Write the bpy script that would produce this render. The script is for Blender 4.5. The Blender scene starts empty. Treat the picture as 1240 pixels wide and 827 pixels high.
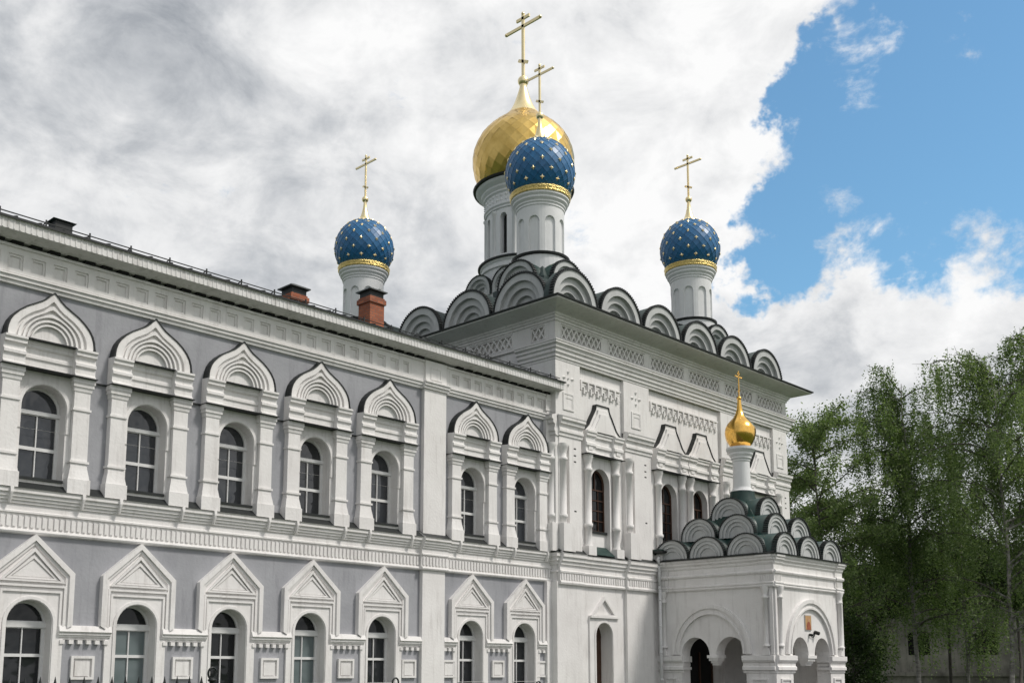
import bpy, bmesh, math, random
from math import sin, cos, pi, radians as R_
from mathutils import Vector, Matrix
from mathutils.geometry import tessellate_polygon
random.seed(7)
S = bpy.context.scene
COL = S.collection
# ------------------------------------------------------------------ camera
EYE = Vector((0, 0, 1.6)); FPX, CX, CY = 1281.86, 585.8, 623.6
YAW, PIT, ROL = 0.79616, 0.144235, 0.00259
fw = Vector((sin(YAW)*cos(PIT), cos(YAW)*cos(PIT), sin(PIT)))
rt0 = Vector((cos(YAW), -sin(YAW), 0)); up0 = rt0.cross(fw)
rt = rt0*cos(ROL) + up0*sin(ROL); up = up0*cos(ROL) - rt0*sin(ROL)
cd = bpy.data.cameras.new('camera'); cam = bpy.data.objects.new('camera', cd); COL.objects.link(cam)
M = Matrix((rt, up, -fw)).transposed().to_4x4(); M.translation = EYE
cam.matrix_world = M
cd.sensor_width = 36; cd.lens = FPX/1240*36
cd.shift_x = (620-CX)/1240; cd.shift_y = (CY-413.5)/1240
cd.clip_end = 5000; S.camera = cam
def pxray(x, y): return (fw + rt*((x-CX)/FPX) - up*((y-CY)/FPX)).normalized()
# ------------------------------------------------------------------ world and sun
SUN_AZ = R_(150); SUN_EL = R_(52)          # azimuth clockwise from +Y
sdir = Vector((sin(SUN_AZ)*cos(SUN_EL), cos(SUN_AZ)*cos(SUN_EL), sin(SUN_EL)))
W = bpy.data.worlds.new('World'); S.world = W; W.use_nodes = True
nt = W.node_tree; N = nt.nodes; L = nt.links; N.clear()
def nd(t, **k):
    n = N.new(t)
    for a, b in k.items():
        if a in n.inputs.keys() if isinstance(a, str) else False: n.inputs[a].default_value = b
        else: setattr(n, a, b)
    return n
def mth(op, a, b=None, c=None, clamp=False):
    n = N.new('ShaderNodeMath'); n.operation = op; n.use_clamp = clamp
    for i, x in enumerate((a, b, c)):
        if x is None: continue
        if isinstance(x, (int, float)): n.inputs[i].default_value = x
        else: L.new(x, n.inputs[i])
    return n.outputs[0]
sky = N.new('ShaderNodeTexSky'); sky.sky_type = 'NISHITA'; sky.sun_disc = False
sky.sun_elevation = SUN_EL; sky.sun_rotation = SUN_AZ; sky.air_density = 1.2; sky.ozone_density = 1.6; sky.dust_density = .6
skymul = N.new('ShaderNodeMix'); skymul.data_type = 'RGBA'; skymul.blend_type = 'MULTIPLY'; skymul.inputs[0].default_value = 1
L.new(sky.outputs[0], skymul.inputs[6]); skymul.inputs[7].default_value = (.72, 1.0, 1.04, 1)
tc = N.new('ShaderNodeTexCoord'); dirv = tc.outputs['Generated']
sep = N.new('ShaderNodeSeparateXYZ'); L.new(dirv, sep.inputs[0])
zz = mth('ADD', mth('MAXIMUM', sep.outputs[2], 0.0), 0.42)
cmb = N.new('ShaderNodeCombineXYZ')
L.new(mth('DIVIDE', sep.outputs[0], zz), cmb.inputs[0]); L.new(mth('DIVIDE', sep.outputs[1], zz), cmb.inputs[1])
def noise(scale, detail, rough, dist=0, off=(0, 0, 0), src=None):
    mp = N.new('ShaderNodeMapping'); mp.inputs['Location'].default_value = off
    L.new(src or cmb.outputs[0], mp.inputs[0])
    n = N.new('ShaderNodeTexNoise'); n.inputs['Scale'].default_value = scale; n.inputs['Detail'].default_value = detail
    n.inputs['Roughness'].default_value = rough; n.inputs['Distortion'].default_value = dist
    L.new(mp.outputs[0], n.inputs[0]); return n.outputs[0]
def mapr(v, a, b, c, d, smooth=True):
    n = N.new('ShaderNodeMapRange'); n.interpolation_type = 'SMOOTHSTEP' if smooth else 'LINEAR'
    for i, x in enumerate((v, a, b, c, d)):
        if isinstance(x, (int, float)): n.inputs[i].default_value = x
        else: L.new(x, n.inputs[i])
    return n.outputs[0]
def warped(scale, amt):          # direction pushed about by noise, so cloud edges wander
    n = N.new('ShaderNodeTexNoise'); n.inputs['Scale'].default_value = scale; n.inputs['Detail'].default_value = 6; n.inputs['Roughness'].default_value = .6
    L.new(dirv, n.inputs[0]); a = N.new('ShaderNodeVectorMath'); a.operation = 'SUBTRACT'; L.new(n.outputs[1], a.inputs[0]); a.inputs[1].default_value = (.5, .5, .5)
    b = N.new('ShaderNodeVectorMath'); b.operation = 'SCALE'; L.new(a.outputs[0], b.inputs[0]); b.inputs['Scale'].default_value = amt
    c = N.new('ShaderNodeVectorMath'); c.operation = 'ADD'; L.new(dirv, c.inputs[0]); L.new(b.outputs[0], c.inputs[1])
    d = N.new('ShaderNodeVectorMath'); d.operation = 'NORMALIZE'; L.new(c.outputs[0], d.inputs[0]); return d.outputs[0]
WARP = [warped(7, .26)]
def blob(x, y, r, soft):      # 1 inside a cone about a fixed direction of the sky
    d = pxray(x, y); vm = N.new('ShaderNodeVectorMath'); vm.operation = 'DOT_PRODUCT'
    L.new(WARP[0], vm.inputs[0]); vm.inputs[1].default_value = d
    return mapr(vm.outputs['Value'], cos(R_(r+soft)), cos(R_(max(r-soft, 0))), 0, 1)
st = N.new('ShaderNodeVectorMath'); st.operation = 'MULTIPLY'; L.new(dirv, st.inputs[0]); st.inputs[1].default_value = (1, 1, 1.5); D3 = st.outputs[0]
fb = noise(6.0, 15, .62, .2, (0, 0, 0), D3)
fb2 = noise(17.0, 12, .66, .3, (3, 1, 0), D3)
hole = blob(1250, 70, 6.2, 5)
for b in ((1120, 160, 3.0, 5.5), (1250, 160, 4.2, 5), (1330, 90, 9, 5), (1040, 215, 1.9, 4.6), (965, 290, .6, 3.8), (1150, 80, 1.3, 3.6), (1000, 140, .4, 3.4)):
    hole = mth('MAXIMUM', hole, blob(*b))
dens = mth('ADD', mth('ADD', mth('MULTIPLY', mth('SUBTRACT', fb, .5), 3.6), mth('MULTIPLY', mth('SUBTRACT', fb2, .5), 1.9)), 1.14)
dens = mth('SUBTRACT', dens, mth('MULTIPLY', hole, 1.72))
cover = mapr(dens, -.12, .62, 0, 1)
# cloud brightness: thick cores are grey, edges and thin sheets white
sh = noise(5.2, 9, .55, .3, (5.3, 2.2, 0), D3)
sh2 = noise(12.0, 12, .62, .3, (1.3, 7.2, 0), D3)
grey = mth('ADD', mth('MULTIPLY', mth('SUBTRACT', sh, .5), 2.1), mth('MULTIPLY', mth('SUBTRACT', sh2, .5), 2.4))
gb = mth('MULTIPLY', blob(60, 10, 7, 7), .20)
vw = N.new('ShaderNodeVectorMath'); vw.operation = 'DOT_PRODUCT'; L.new(dirv, vw.inputs[0]); vw.inputs[1].default_value = Vector((-1, .45, .45)).normalized()
gb = mth('ADD', gb, mth('MULTIPLY', mapr(vw.outputs['Value'], cos(R_(70)), cos(R_(30)), 0, 1), .75))   # heavier cloud added out of view at left, to dim left-facing walls
for x, y, r, s, w in ((180, 10, 5, 6, .08), (360, 240, 3, 5, .22), (520, 330, 4, 5, .10), (960, 450, 3, 3, .45), (640, 300, 9, 6, .04), (1150, 460, 6, 3, .38), (60, 230, 4, 4, .2)):
    gb = mth('ADD', gb, mth('MULTIPLY', blob(x, y, r, s), w))
for x, y, r, s, w in ((830, 110, 6, 6, .34), (1120, 330, 6, 4, .40), (240, 160, 5, 5, .18), (980, 90, 5, 4, .30), (470, 110, 5, 5, .08), (760, 330, 4, 5, .15)):
    gb = mth('SUBTRACT', gb, mth('MULTIPLY', blob(x, y, r, s), w))
grey = mth('ADD', grey, gb)
cr = N.new('ShaderNodeValToRGB'); L.new(mth('ADD', mth('MULTIPLY', grey, .62), .33), cr.inputs[0])
e = cr.color_ramp.elements
e[0].position = 0; e[0].color = (.72, .72, .72, 1); e[1].position = 1; e[1].color = (.20, .22, .25, 1)
x_ = e.new(.3); x_.color = (.60, .605, .612, 1); x_ = e.new(.6); x_.color = (.42, .435, .455, 1)
bg1 = N.new('ShaderNodeBackground'); L.new(skymul.outputs[2], bg1.inputs[0]); bg1.inputs[1].default_value = .11
bg2 = N.new('ShaderNodeBackground'); L.new(cr.outputs[0], bg2.inputs[0]); bg2.inputs[1].default_value = 1.0
mx = N.new('ShaderNodeMixShader'); L.new(cover, mx.inputs[0]); L.new(bg1.outputs[0], mx.inputs[1]); L.new(bg2.outputs[0], mx.inputs[2])
wo = N.new('ShaderNodeOutputWorld'); L.new(mx.outputs[0], wo.inputs[0])
sl = bpy.data.lights.new('sun', 'SUN'); sl.energy = 1.9; sl.angle = R_(11); sl.color = (1, .95, .88)
so = bpy.data.objects.new('sun', sl); COL.objects.link(so); so.rotation_euler = sdir.to_track_quat('Z', 'Y').to_euler(); so.location = (10, -10, 40)
vs = S.view_settings; vs.view_transform = 'Standard'; vs.look = 'None'; vs.gamma = 1; vs.use_curve_mapping = False; vs.exposure = 0.44
# ------------------------------------------------------------------ materials
MAT = {}
def new_mat(name, rough=.7, metal=0, spec=.5):
    m = bpy.data.materials.new(name); m.use_nodes = True; b = m.node_tree.nodes['Principled BSDF']
    b.inputs['Roughness'].default_value = rough; b.inputs['Metallic'].default_value = metal
    b.inputs['Specular IOR Level'].default_value = spec; MAT[name] = m
    return m, m.node_tree, b
def varied(name, c1, c2, scale=3, rough=.8, metal=0, spec=.3, bump=.2, bscale=40, streak=None, stretch=None, bdist=.01):
    m, t, b = new_mat(name, rough, metal, spec)
    n, l = t.nodes, t.links
    g = n.new('ShaderNodeNewGeometry'); src = g.outputs['Position']
    no = n.new('ShaderNodeTexNoise'); no.inputs['Scale'].default_value = scale; no.inputs['Detail'].default_value = 8; no.inputs['Roughness'].default_value = .65
    mp = n.new('ShaderNodeMapping'); l.new(src, mp.inputs[0])
    if stretch: mp.inputs['Scale'].default_value = stretch
    l.new(mp.outputs[0], no.inputs[0])
    mr = n.new('ShaderNodeMapRange'); l.new(no.outputs[0], mr.inputs[0]); mr.inputs[1].default_value = .3; mr.inputs[2].default_value = .7
    mi = n.new('ShaderNodeMix'); mi.data_type = 'RGBA'; l.new(mr.outputs[0], mi.inputs[0])
    mi.inputs[6].default_value = (*c1, 1); mi.inputs[7].default_value = (*c2, 1)
    out = mi.outputs[2]
    if streak:
        mp2 = n.new('ShaderNodeMapping'); mp2.inputs['Scale'].default_value = (3.2, 3.2, .35); l.new(src, mp2.inputs[0])
        n2 = n.new('ShaderNodeTexNoise'); n2.inputs['Scale'].default_value = 1.6; n2.inputs['Detail'].default_value = 9; n2.inputs['Roughness'].default_value = .7
        l.new(mp2.outputs[0], n2.inputs[0])
        m2 = n.new('ShaderNodeMapRange'); l.new(n2.outputs[0], m2.inputs[0]); m2.inputs[1].default_value = .52; m2.inputs[2].default_value = .78; m2.inputs[3].default_value = 0; m2.inputs[4].default_value = streak[1]
        mi2 = n.new('ShaderNodeMix'); mi2.data_type = 'RGBA'; l.new(m2.outputs[0], mi2.inputs[0]); l.new(out, mi2.inputs[6]); mi2.inputs[7].default_value = (*streak[0], 1)
        out = mi2.outputs[2]
    l.new(out, b.inputs['Base Color'])
    if bump:
        nb = n.new('ShaderNodeTexNoise'); nb.inputs['Scale'].default_value = bscale; nb.inputs['Detail'].default_value = 5; l.new(src, nb.inputs[0])
        bp = n.new('ShaderNodeBump'); bp.inputs['Strength'].default_value = bump; bp.inputs['Distance'].default_value = bdist
        l.new(nb.outputs[0], bp.inputs['Height']); l.new(bp.outputs[0], b.inputs['Normal'])
    return m
varied('white', (.72, .70, .69), (.83, .815, .805), .9, .85, streak=((.42, .395, .38), .6), bump=.35, bscale=14, bdist=.02)
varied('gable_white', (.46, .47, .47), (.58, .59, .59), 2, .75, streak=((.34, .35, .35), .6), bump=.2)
varied('white_clean', (.72, .725, .735), (.80, .805, .815), 2, .7, streak=((.55, .55, .55), .3), bump=.15)
varied('grey', (.295, .30, .324), (.385, .39, .415), .8, .85, streak=((.20, .20, .22), .75), bump=.35, bscale=12, bdist=.02)
varied('black_metal', (.008, .010, .010), (.02, .024, .024), 5, .5, spec=.4)
varied('fascia', (.66, .65, .64), (.77, .76, .755), 6, .6, streak=((.30, .28, .26), .8), bump=0)
varied('teal', (.005, .026, .022), (.010, .045, .037), 3, .38, spec=.5, bump=.2, bscale=3, bdist=.05)
varied('seam_metal', (.03, .045, .045), (.06, .085, .085), 6, .5, spec=.5)
varied('gold', (.62, .41, .11), (.86, .60, .20), 1.6, .33, 1.0, bump=.12, bscale=6, bdist=.03)
varied('gold_pale', (.95, .78, .42), (1.0, .86, .55), 5, .34, 1.0, bump=0)
varied('gold_rich', (.90, .50, .10), (1.0, .62, .17), 4, .2, 1.0, bump=.1, bscale=9)
varied('blue', (.013, .11, .27), (.026, .17, .38), 3, .38, spec=.5, bump=.1)
varied('blue_seam', (.02, .12, .27), (.03, .17, .34), 3, .4, spec=.5, bump=0)
varied('gold_relief', (.55, .42, .14), (.95, .75, .32), 14, .32, 1.0, bump=1, bscale=22, bdist=.06)
varied('frame_white', (.66, .66, .66), (.76, .76, .76), 5, .45, bump=0)
varied('wood', (.045, .022, .014), (.09, .045, .028), 8, .5, bump=.2, stretch=(4, 4, .5))
varied('tin_grey', (.10, .11, .11), (.18, .19, .19), 4, .45, .6)
varied('curtain', (.30, .36, .37), (.42, .50, .50), 7, .9, bump=0, stretch=(6, 6, .2))
varied('old_wall', (.08, .075, .065), (.32, .30, .27), .5, .9, streak=((.07, .065, .06), .8), bump=.3, bscale=5)
varied('bark', (.05, .045, .04), (.12, .11, .10), 6, .9, stretch=(2, 2, .4))
varied('birch_bark', (.08, .075, .07), (.32, .31, .29), 2.4, .85, stretch=(.8, .8, 2.2))
varied('asphalt', (.045, .045, .047), (.07, .07, .07), 3, .9, bump=.4, bscale=60)
varied('ground_grass', (.03, .06, .015), (.07, .11, .03), .7, .95, bump=1, bscale=6, bdist=.1)
varied('dark_room', (.01, .01, .011), (.014, .013, .013), 3, .9, bump=0)
varied('icon_gold', (.42, .24, .10), (.58, .36, .18), 9, .5, bump=0)
varied('icon_red', (.22, .05, .03), (.42, .14, .07), 12, .5, bump=0)
varied('icon_skin', (.45, .25, .14), (.55, .33, .2), 12, .5, bump=0)
varied('pale_stone', (.42, .41, .39), (.5, .48, .46), 8, .8)
def glass(name, col, rough, spec, ns=.5, vr=3.5):
    m, t, b = new_mat(name, rough, 0, spec); n, l = t.nodes, t.links
    oi = n.new('ShaderNodeObjectInfo'); mr = n.new('ShaderNodeMapRange'); l.new(oi.outputs['Random'], mr.inputs[0]); mr.inputs[3].default_value = .5; mr.inputs[4].default_value = vr
    vm = n.new('ShaderNodeVectorMath'); vm.operation = 'SCALE'; vm.inputs[0].default_value = col; l.new(mr.outputs[0], vm.inputs['Scale']); l.new(vm.outputs[0], b.inputs['Base Color'])
    g = n.new('ShaderNodeNewGeometry')
    nb = n.new('ShaderNodeTexNoise'); nb.inputs['Scale'].default_value = ns; nb.inputs['Detail'].default_value = 2; l.new(g.outputs['Position'], nb.inputs[0])
    bp = n.new('ShaderNodeBump'); bp.inputs['Strength'].default_value = .35; bp.inputs['Distance'].default_value = .10
    l.new(nb.outputs[0], bp.inputs['Height']); l.new(bp.outputs[0], b.inputs['Normal'])
glass('glass', (.012, .014, .017), .04, .9, 1.3)
glass('glass_dark', (.008, .009, .010), .05, .35, 1.3)
glass('glass_curtain', (.16, .20, .205), .15, .5, 1.3, 1.3)
def brick():
    m, t, b = new_mat('brick', .85); n, l = t.nodes, t.links
    g = n.new('ShaderNodeTexCoord'); sp = n.new('ShaderNodeSeparateXYZ'); l.new(g.outputs['Object'], sp.inputs[0])
    ad = n.new('ShaderNodeMath'); l.new(sp.outputs[0], ad.inputs[0]); l.new(sp.outputs[1], ad.inputs[1])
    cb = n.new('ShaderNodeCombineXYZ'); l.new(ad.outputs[0], cb.inputs[0]); l.new(sp.outputs[2], cb.inputs[1])
    bt = n.new('ShaderNodeTexBrick'); l.new(cb.outputs[0], bt.inputs[0]); bt.inputs['Scale'].default_value = 1
    bt.inputs['Brick Width'].default_value = .25; bt.inputs['Row Height'].default_value = .085; bt.inputs['Mortar Size'].default_value = .008
    bt.inputs['Color1'].default_value = (.27, .075, .035, 1); bt.inputs['Color2'].default_value = (.42, .135, .065, 1); bt.inputs['Mortar'].default_value = (.16, .12, .10, 1)
    l.new(bt.outputs[0], b.inputs['Base Color'])
    bp = n.new('ShaderNodeBump'); bp.inputs['Strength'].default_value = .5; bp.inputs['Distance'].default_value = .01; bp.invert = True
    l.new(bt.outputs['Fac'], bp.inputs['Height']); l.new(bp.outputs[0], b.inputs['Normal'])
brick()
def leafmat(name, cols):
    m, t, b = new_mat(name, .6, 0, .3); n, l = t.nodes, t.links
    g = n.new('ShaderNodeNewGeometry'); r = n.new('ShaderNodeValToRGB'); l.new(g.outputs['Random Per Island'], r.inputs[0])
    el = r.color_ramp.elements; el[0].color = (*cols[0], 1); el[1].color = (*cols[-1], 1)
    for i, c in enumerate(cols[1:-1]): x = el.new((i+1)/(len(cols)-1)); x.color = (*c, 1)
    l.new(r.outputs[0], b.inputs['Base Color'])
    tr = n.new('ShaderNodeBsdfTranslucent'); mu = n.new('ShaderNodeMix'); mu.data_type = 'RGBA'; mu.blend_type = 'MULTIPLY'; mu.inputs[0].default_value = 1
    l.new(r.outputs[0], mu.inputs[6]); mu.inputs[7].default_value = (1.2, 1.4, .7, 1); l.new(mu.outputs[2], tr.inputs[0])
    mx = n.new('ShaderNodeMixShader'); mx.inputs[0].default_value = .45; l.new(b.outputs[0], mx.inputs[1]); l.new(tr.outputs[0], mx.inputs[2])
    l.new(mx.outputs[0], n['Material Output'].inputs[0])
leafmat('leaf_birch', [(.06, .095, .034), (.10, .15, .055), (.15, .20, .085), (.24, .29, .16)])
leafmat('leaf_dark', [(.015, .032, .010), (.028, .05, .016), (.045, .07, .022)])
leafmat('leaf_fresh', [(.085, .13, .05), (.15, .20, .085), (.26, .31, .17)])
# ------------------------------------------------------------------ mesh builder
def front(Y0): return lambda u, d, z: (u, Y0-d, z)
def leftf(X0): return lambda u, d, z: (X0-d, u, z)
def rightf(X0): return lambda u, d, z: (X0+d, u, z)
LOC = lambda u, d, z: (u, -d, z)
class MB:
    def __init__(s, F=LOC): s.v = []; s.f = []; s.m = []; s.s = []; s.F = F; s.mats = []
    def mi(s, m):
        if m not in s.mats: s.mats.append(m)
        return s.mats.index(m)
    def raw(s, pts, faces, mat, smooth=False):
        o = len(s.v); s.v += [tuple(p) for p in pts]; k = s.mi(mat)
        for f in faces: s.f.append([o+i for i in f]); s.m.append(k); s.s.append(smooth)
    def box(s, u0, u1, z0, z1, d0, d1, mat):
        F = s.F; P = [F(u, d, z) for z in (z0, z1) for d in (d0, d1) for u in (u0, u1)]
        s.raw(P, [(0, 1, 3, 2), (4, 6, 7, 5), (0, 4, 5, 1), (2, 3, 7, 6), (0, 2, 6, 4), (1, 5, 7, 3)], mat)
    def plate(s, outer, holes, d0, d1, mat, side=None, back=False, face=True):
        F = s.F; side = side or mat; loops = [outer]+list(holes)
        allp = [p for lp in loops for p in lp]
        if face:
            tr = tessellate_polygon([[Vector((p[0], p[1], 0)) for p in lp] for lp in loops])
            s.raw([F(p[0], d1, p[1]) for p in allp], tr, mat)
            if back: s.raw([F(p[0], d0, p[1]) for p in allp], tr, mat)
        for lp in loops:
            n = len(lp); P = [F(p[0], d0, p[1]) for p in lp]+[F(p[0], d1, p[1]) for p in lp]
            s.raw(P, [(i, (i+1) % n, n+(i+1) % n, n+i) for i in range(n)], side)
    def mould(s, prof, u0, u1, mat, top=None):
        F = s.F; n = len(prof); P = [F(u0, d, z) for d, z in prof]+[F(u1, d, z) for d, z in prof]
        for i in range(n-1): s.raw([P[i], P[i+1], P[n+i+1], P[n+i]], [(0, 1, 2, 3)], (top if top and i == n-2 else mat))
        for k in (0, 1): s.raw(P[k*n:(k+1)*n], [tuple(range(n))], mat)
    def loop(s, prof, x0, y0, x1, y1, mat, top=None, sides='SWNE'):
        # profile (outward offset, z) run round a rectangle with mitred corners
        ring = [[(x0-o, y0-o, z), (x1+o, y0-o, z), (x1+o, y1+o, z), (x0-o, y1+o, z)] for o, z in prof]
        idx = {'S': 0, 'E': 1, 'N': 2, 'W': 3}
        for i in range(len(prof)-1):
            for c in sides:
                k = idx[c]; a = k; b = (k+1) % 4
                s.raw([ring[i][a], ring[i][b], ring[i+1][b], ring[i+1][a]], [(0, 1, 2, 3)], top if top and i == len(prof)-2 else mat)
    def lathe(s, prof, n, c, mat, smooth=True, a0=0, a1=2*pi):
        full = abs(a1-a0-2*pi) < 1e-6; m = n if full else n+1
        P = [(c[0]+r*cos(a0+(a1-a0)*i/n), c[1]+r*sin(a0+(a1-a0)*i/n), c[2]+z) for r, z in prof for i in range(m)]
        fs = []
        for j in range(len(prof)-1):
            for i in range(n):
                i2 = (i+1) % m if full else i+1
                fs.append((j*m+i, j*m+i2, (j+1)*m+i2, (j+1)*m+i))
        s.raw(P, fs, mat, smooth)
    def bar(s, a, b, w, mat, n=4, w2=None):
        a = Vector(a); b = Vector(b); d = (b-a)
        if d.length < 1e-6: return
        d.normalize(); x = d.cross(Vector((0, 0, 1)) if abs(d.z) < .9 else Vector((0, 1, 0))).normalized(); y = d.cross(x); w2 = w if w2 is None else w2
        P = [a+(x*cos(t)+y*sin(t))*w for t in [2*pi*(i+.5)/n for i in range(n)]]+[b+(x*cos(t)+y*sin(t))*w2 for t in [2*pi*(i+.5)/n for i in range(n)]]
        s.raw(P, [(i, (i+1) % n, n+(i+1) % n, n+i) for i in range(n)]+[tuple(range(n)), tuple(range(n, 2*n))], mat, n > 6)
    def build(s, name, parent=None, loc=None, fix=True):
        me = bpy.data.meshes.new(name); org = Vector(loc) if loc is not None else Vector((0, 0, 0))
        me.from_pydata([tuple(Vector(v)-(org if WORLDV else Vector((0, 0, 0)))) for v in s.v] if loc is not None and WORLDV else s.v, [], s.f)
        for m in s.mats: me.materials.append(MAT[m])
        me.polygons.foreach_set('material_index', s.m); me.polygons.foreach_set('use_smooth', s.s)
        if fix:
            bm = bmesh.new(); bm.from_mesh(me); bmesh.ops.remove_doubles(bm, verts=bm.verts, dist=1e-5)
            bmesh.ops.recalc_face_normals(bm, faces=bm.faces); bm.to_mesh(me); bm.free()
        me.update()
        o = bpy.data.objects.new(name, me); COL.objects.link(o)
        if parent: o.parent = parent; o['_p'] = 1; del o['_p']
        if not WORLDV and loc is not None: o.location = loc
        return o
WORLDV = False
def place(o, wloc, rz=0):        # world location for an unrotated ancestor chain
    p = o.parent; off = Vector((0, 0, 0))
    while p: off += p.location; p = p.parent
    o.location = Vector(wloc)-off; o.rotation_euler = (0, 0, rz)
    return o
def wb(mb, name, parent): return place(mb.build(name, parent), (0, 0, 0))   # mesh given in world coordinates
def empty(name, loc, label, cat, group=None):
    o = bpy.data.objects.new(name, None); COL.objects.link(o); o.location = loc; o.empty_display_size = .5
    o['label'] = label; o['category'] = cat
    if group: o['group'] = group
    return o
def tag(o, label=None, cat=None, group=None, kind=None):
    for k, v in (('label', label), ('category', cat), ('group', group), ('kind', kind)):
        if v: o[k] = v
    return o
def copy_tree(o, parent):
    c = o.copy(); COL.objects.link(c); c.parent = parent
    for ch in list(KIDS.get(o, [])): copy_kid(ch, c)
    return c
KIDS = {}
def kid(ch, par): KIDS.setdefault(par.name, []).append(ch); return ch
def dup(o, parent, wloc, rz=0):
    c = o.copy(); COL.objects.link(c); c.parent = parent; place(c, wloc, rz)
    for ch in KIDS.get(o.name, []):
        k = ch.copy(); COL.objects.link(k); k.parent = c
    return c
def arch(uc, z0, zs, r, n=16, sq=1.0):          # arched opening outline, counter-clockwise from lower left
    return [(uc-r, z0), (uc+r, z0)]+[(uc+r*cos(pi*i/n), zs+r*sq*sin(pi*i/n)) for i in range(n+1)]
def semi(uc, zc, r, n=24, sq=1.0): return [(uc+r*cos(pi*i/n), zc+r*sq*sin(pi*i/n)) for i in range(n+1)]
def rect(u0, u1, z0, z1): return [(u0, z0), (u1, z0), (u1, z1), (u0, z1)]
def rprof(z, d, a, k=5):  # torus roll helper
    return [(d+a*sin(pi*i/k), z-a*cos(pi*i/k)) for i in range(k+1)]
# ------------------------------------------------------------------ setting: ground
def ground():
    mb = MB(); xs = [-400, -120, -60, -20, 0, 15, 25, 35, 42, 46, 50, 55, 60, 70, 85, 110, 160, 300, 1200]; P = []; n = len(xs)
    ys = [-400, -120, -50, -20, 0, 12, 24, 30, 45, 60, 80, 120, 300, 1200]
    for y in ys:
        for x in xs:
            t = min(max((x-44)/16, 0), 1); P.append((x, y, -3.0*t*t*(3-2*t)))
    mb.raw(P, [(j*n+i, j*n+i+1, (j+1)*n+i+1, (j+1)*n+i) for j in range(len(ys)-1) for i in range(n-1)], 'ground_grass', True)
    tag(mb.build('ground'), kind='structure')
    mb = MB(); mb.box(-12, 43, 0.004, .008, -21.5, -12, 'asphalt'); tag(mb.build('pavement'), kind='structure')
    mb = MB(); mb.box(-12, 43, 0.0, .13, -12, -11.8, 'pale_stone'); tag(mb.build('kerb'), kind='structure')
ground()
# ================================================================== MONASTERY WING
WY = 24.0
US = [9.94+2.57*k for k in range(-4, 0)]+[9.94, 12.52, 15.09, 17.66, 20.23, 23.93, 26.45]
wing = empty('monastery_wing', (12, WY, 0), 'long two-storey grey and white wing with rows of arched windows, left of the domed church', 'building')
UO = lambda u: arch(u, 5.86, 7.55, .52)
LO = lambda u: arch(u-.03, 1.0, 2.60, .51)
mb = MB(front(WY)); edges = [-1.6]
for i in range(len(US)-1): edges.append(21.4 if abs(US[i]-20.23) < .01 else (US[i]+US[i+1])/2)
edges.append(27.9)
for i, u in enumerate(US):
    a, b = edges[i], edges[i+1]
    tr_out = rect(a, b, 0, 11.3)
    mb.plate(tr_out, [LO(u), UO(u)], -.001, 0, 'grey', face=True)
    for h in (LO(u), UO(u)): mb.plate(h, [], -.40, 0, 'white', 'white', face=False)
mb.box(-1.6, 27.9, 0, .9, 0, .12, 'white')
for (x, a, b) in ((-1.6, 24, 36),): mb.raw([(x, a, 0), (x, b, 0), (x, b, 11.3), (x, (a+b)/2, 13.2), (x, a, 11.3)], [(0, 1, 2, 3, 4)], 'grey')
mb.raw([(-1.6, 36, 0), (27.9, 36, 0), (27.9, 36, 11.3), (-1.6, 36, 11.3)], [(0, 1, 2, 3)], 'grey')
wb(mb, 'wall', wing)
# pilasters
def wing_pilaster(u0, u1):
    mb = MB(front(WY)); mb.box(u0, u1, 0, 4.6, 0, .14, 'white'); mb.box(u0, u1, 5.62, 10.28, 0, .14, 'white')
    mb.box(u0+.02, u1-.02, 10.5, 11.2, .04, .17, 'white')
    c = (u0+u1)/2; mb.plate(rect(c-.24, c+.24, 10.6, 11.02), [rect(c-.17, c+.17, 10.66, 10.96)], .17, .19, 'white')
    return wb(mb, 'pilaster', wing)
wing_pilaster(21.72, 22.66); wing_pilaster(27.50, 27.86)
# cornice: mouldings, frieze with nested squares, dark vents
def wing_cornice():
    mb = MB(front(WY))
    brk = [(-1.6, 21.66, 0), (21.66, 22.72, .13), (22.72, 27.85, 0)]
    for a, b, o in brk:
        mb.mould([(0, 10.27), (.07+o, 10.29), (.07+o, 10.36), (.12+o, 10.38), (.12+o, 10.45), (.16+o, 10.47), (.16+o, 10.51), (0, 10.54)], a, b, 'white')
    u = -1.34
    while u < 27.6:
        if not 21.4 < u < 22.9:
            mb.plate(rect(u-.26, u+.26, 10.54, 11.08), [rect(u-.17, u+.17, 10.63, 10.99)], 0, .10, 'white')
            mb.plate(rect(u-.17, u+.17, 10.63, 10.99), [rect(u-.12, u+.12, 10.67, 10.94)], .0, .06, 'white'); mb.box(u-.12, u+.12, 10.67, 10.94, 0, .02, 'white')
        u += .52
    for a, b in ((21.1, 21.75), (22.6, 22.96)): mb.box(a, b, 10.54, 11.08, 0, .09, 'white')
    mb.box(-1.6, 27.85, 11.08, 11.14, .03, .09, 'white'); mb.box(-1.6, 27.85, 11.14, 11.20, .03, .14, 'white')
    u = -1.4
    while u < 27.5:
        if not 21.5 < u < 22.8: mb.box(u, u+.26, 11.205, 11.268, .02, .20, 'dark_room')
        u += .43
    wb(mb, 'cornice', wing)
    mb = MB(front(WY))          # soffit and ribbed fascia
    mb.mould([(0, 11.27), (.2, 11.275), (.56, 11.345), (.6, 11.345), (.6, 11.60), (.55, 11.62)], -2.2, 27.96, 'fascia')
    u = -2.15
    while u < 27.9:
        mb.box(u, u+.03, 11.36, 11.575, .6, .612, 'fascia'); u += .13
    mb.box(-2.2, 27.97, 11.575, 11.60, .6, .625, 'fascia')
    wb(mb, 'fascia', wing)
wing_cornice()
mb = MB()
RT = math.tan(R_(16)); RZ = lambda y: 11.62+(y-23.38)*RT
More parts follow.
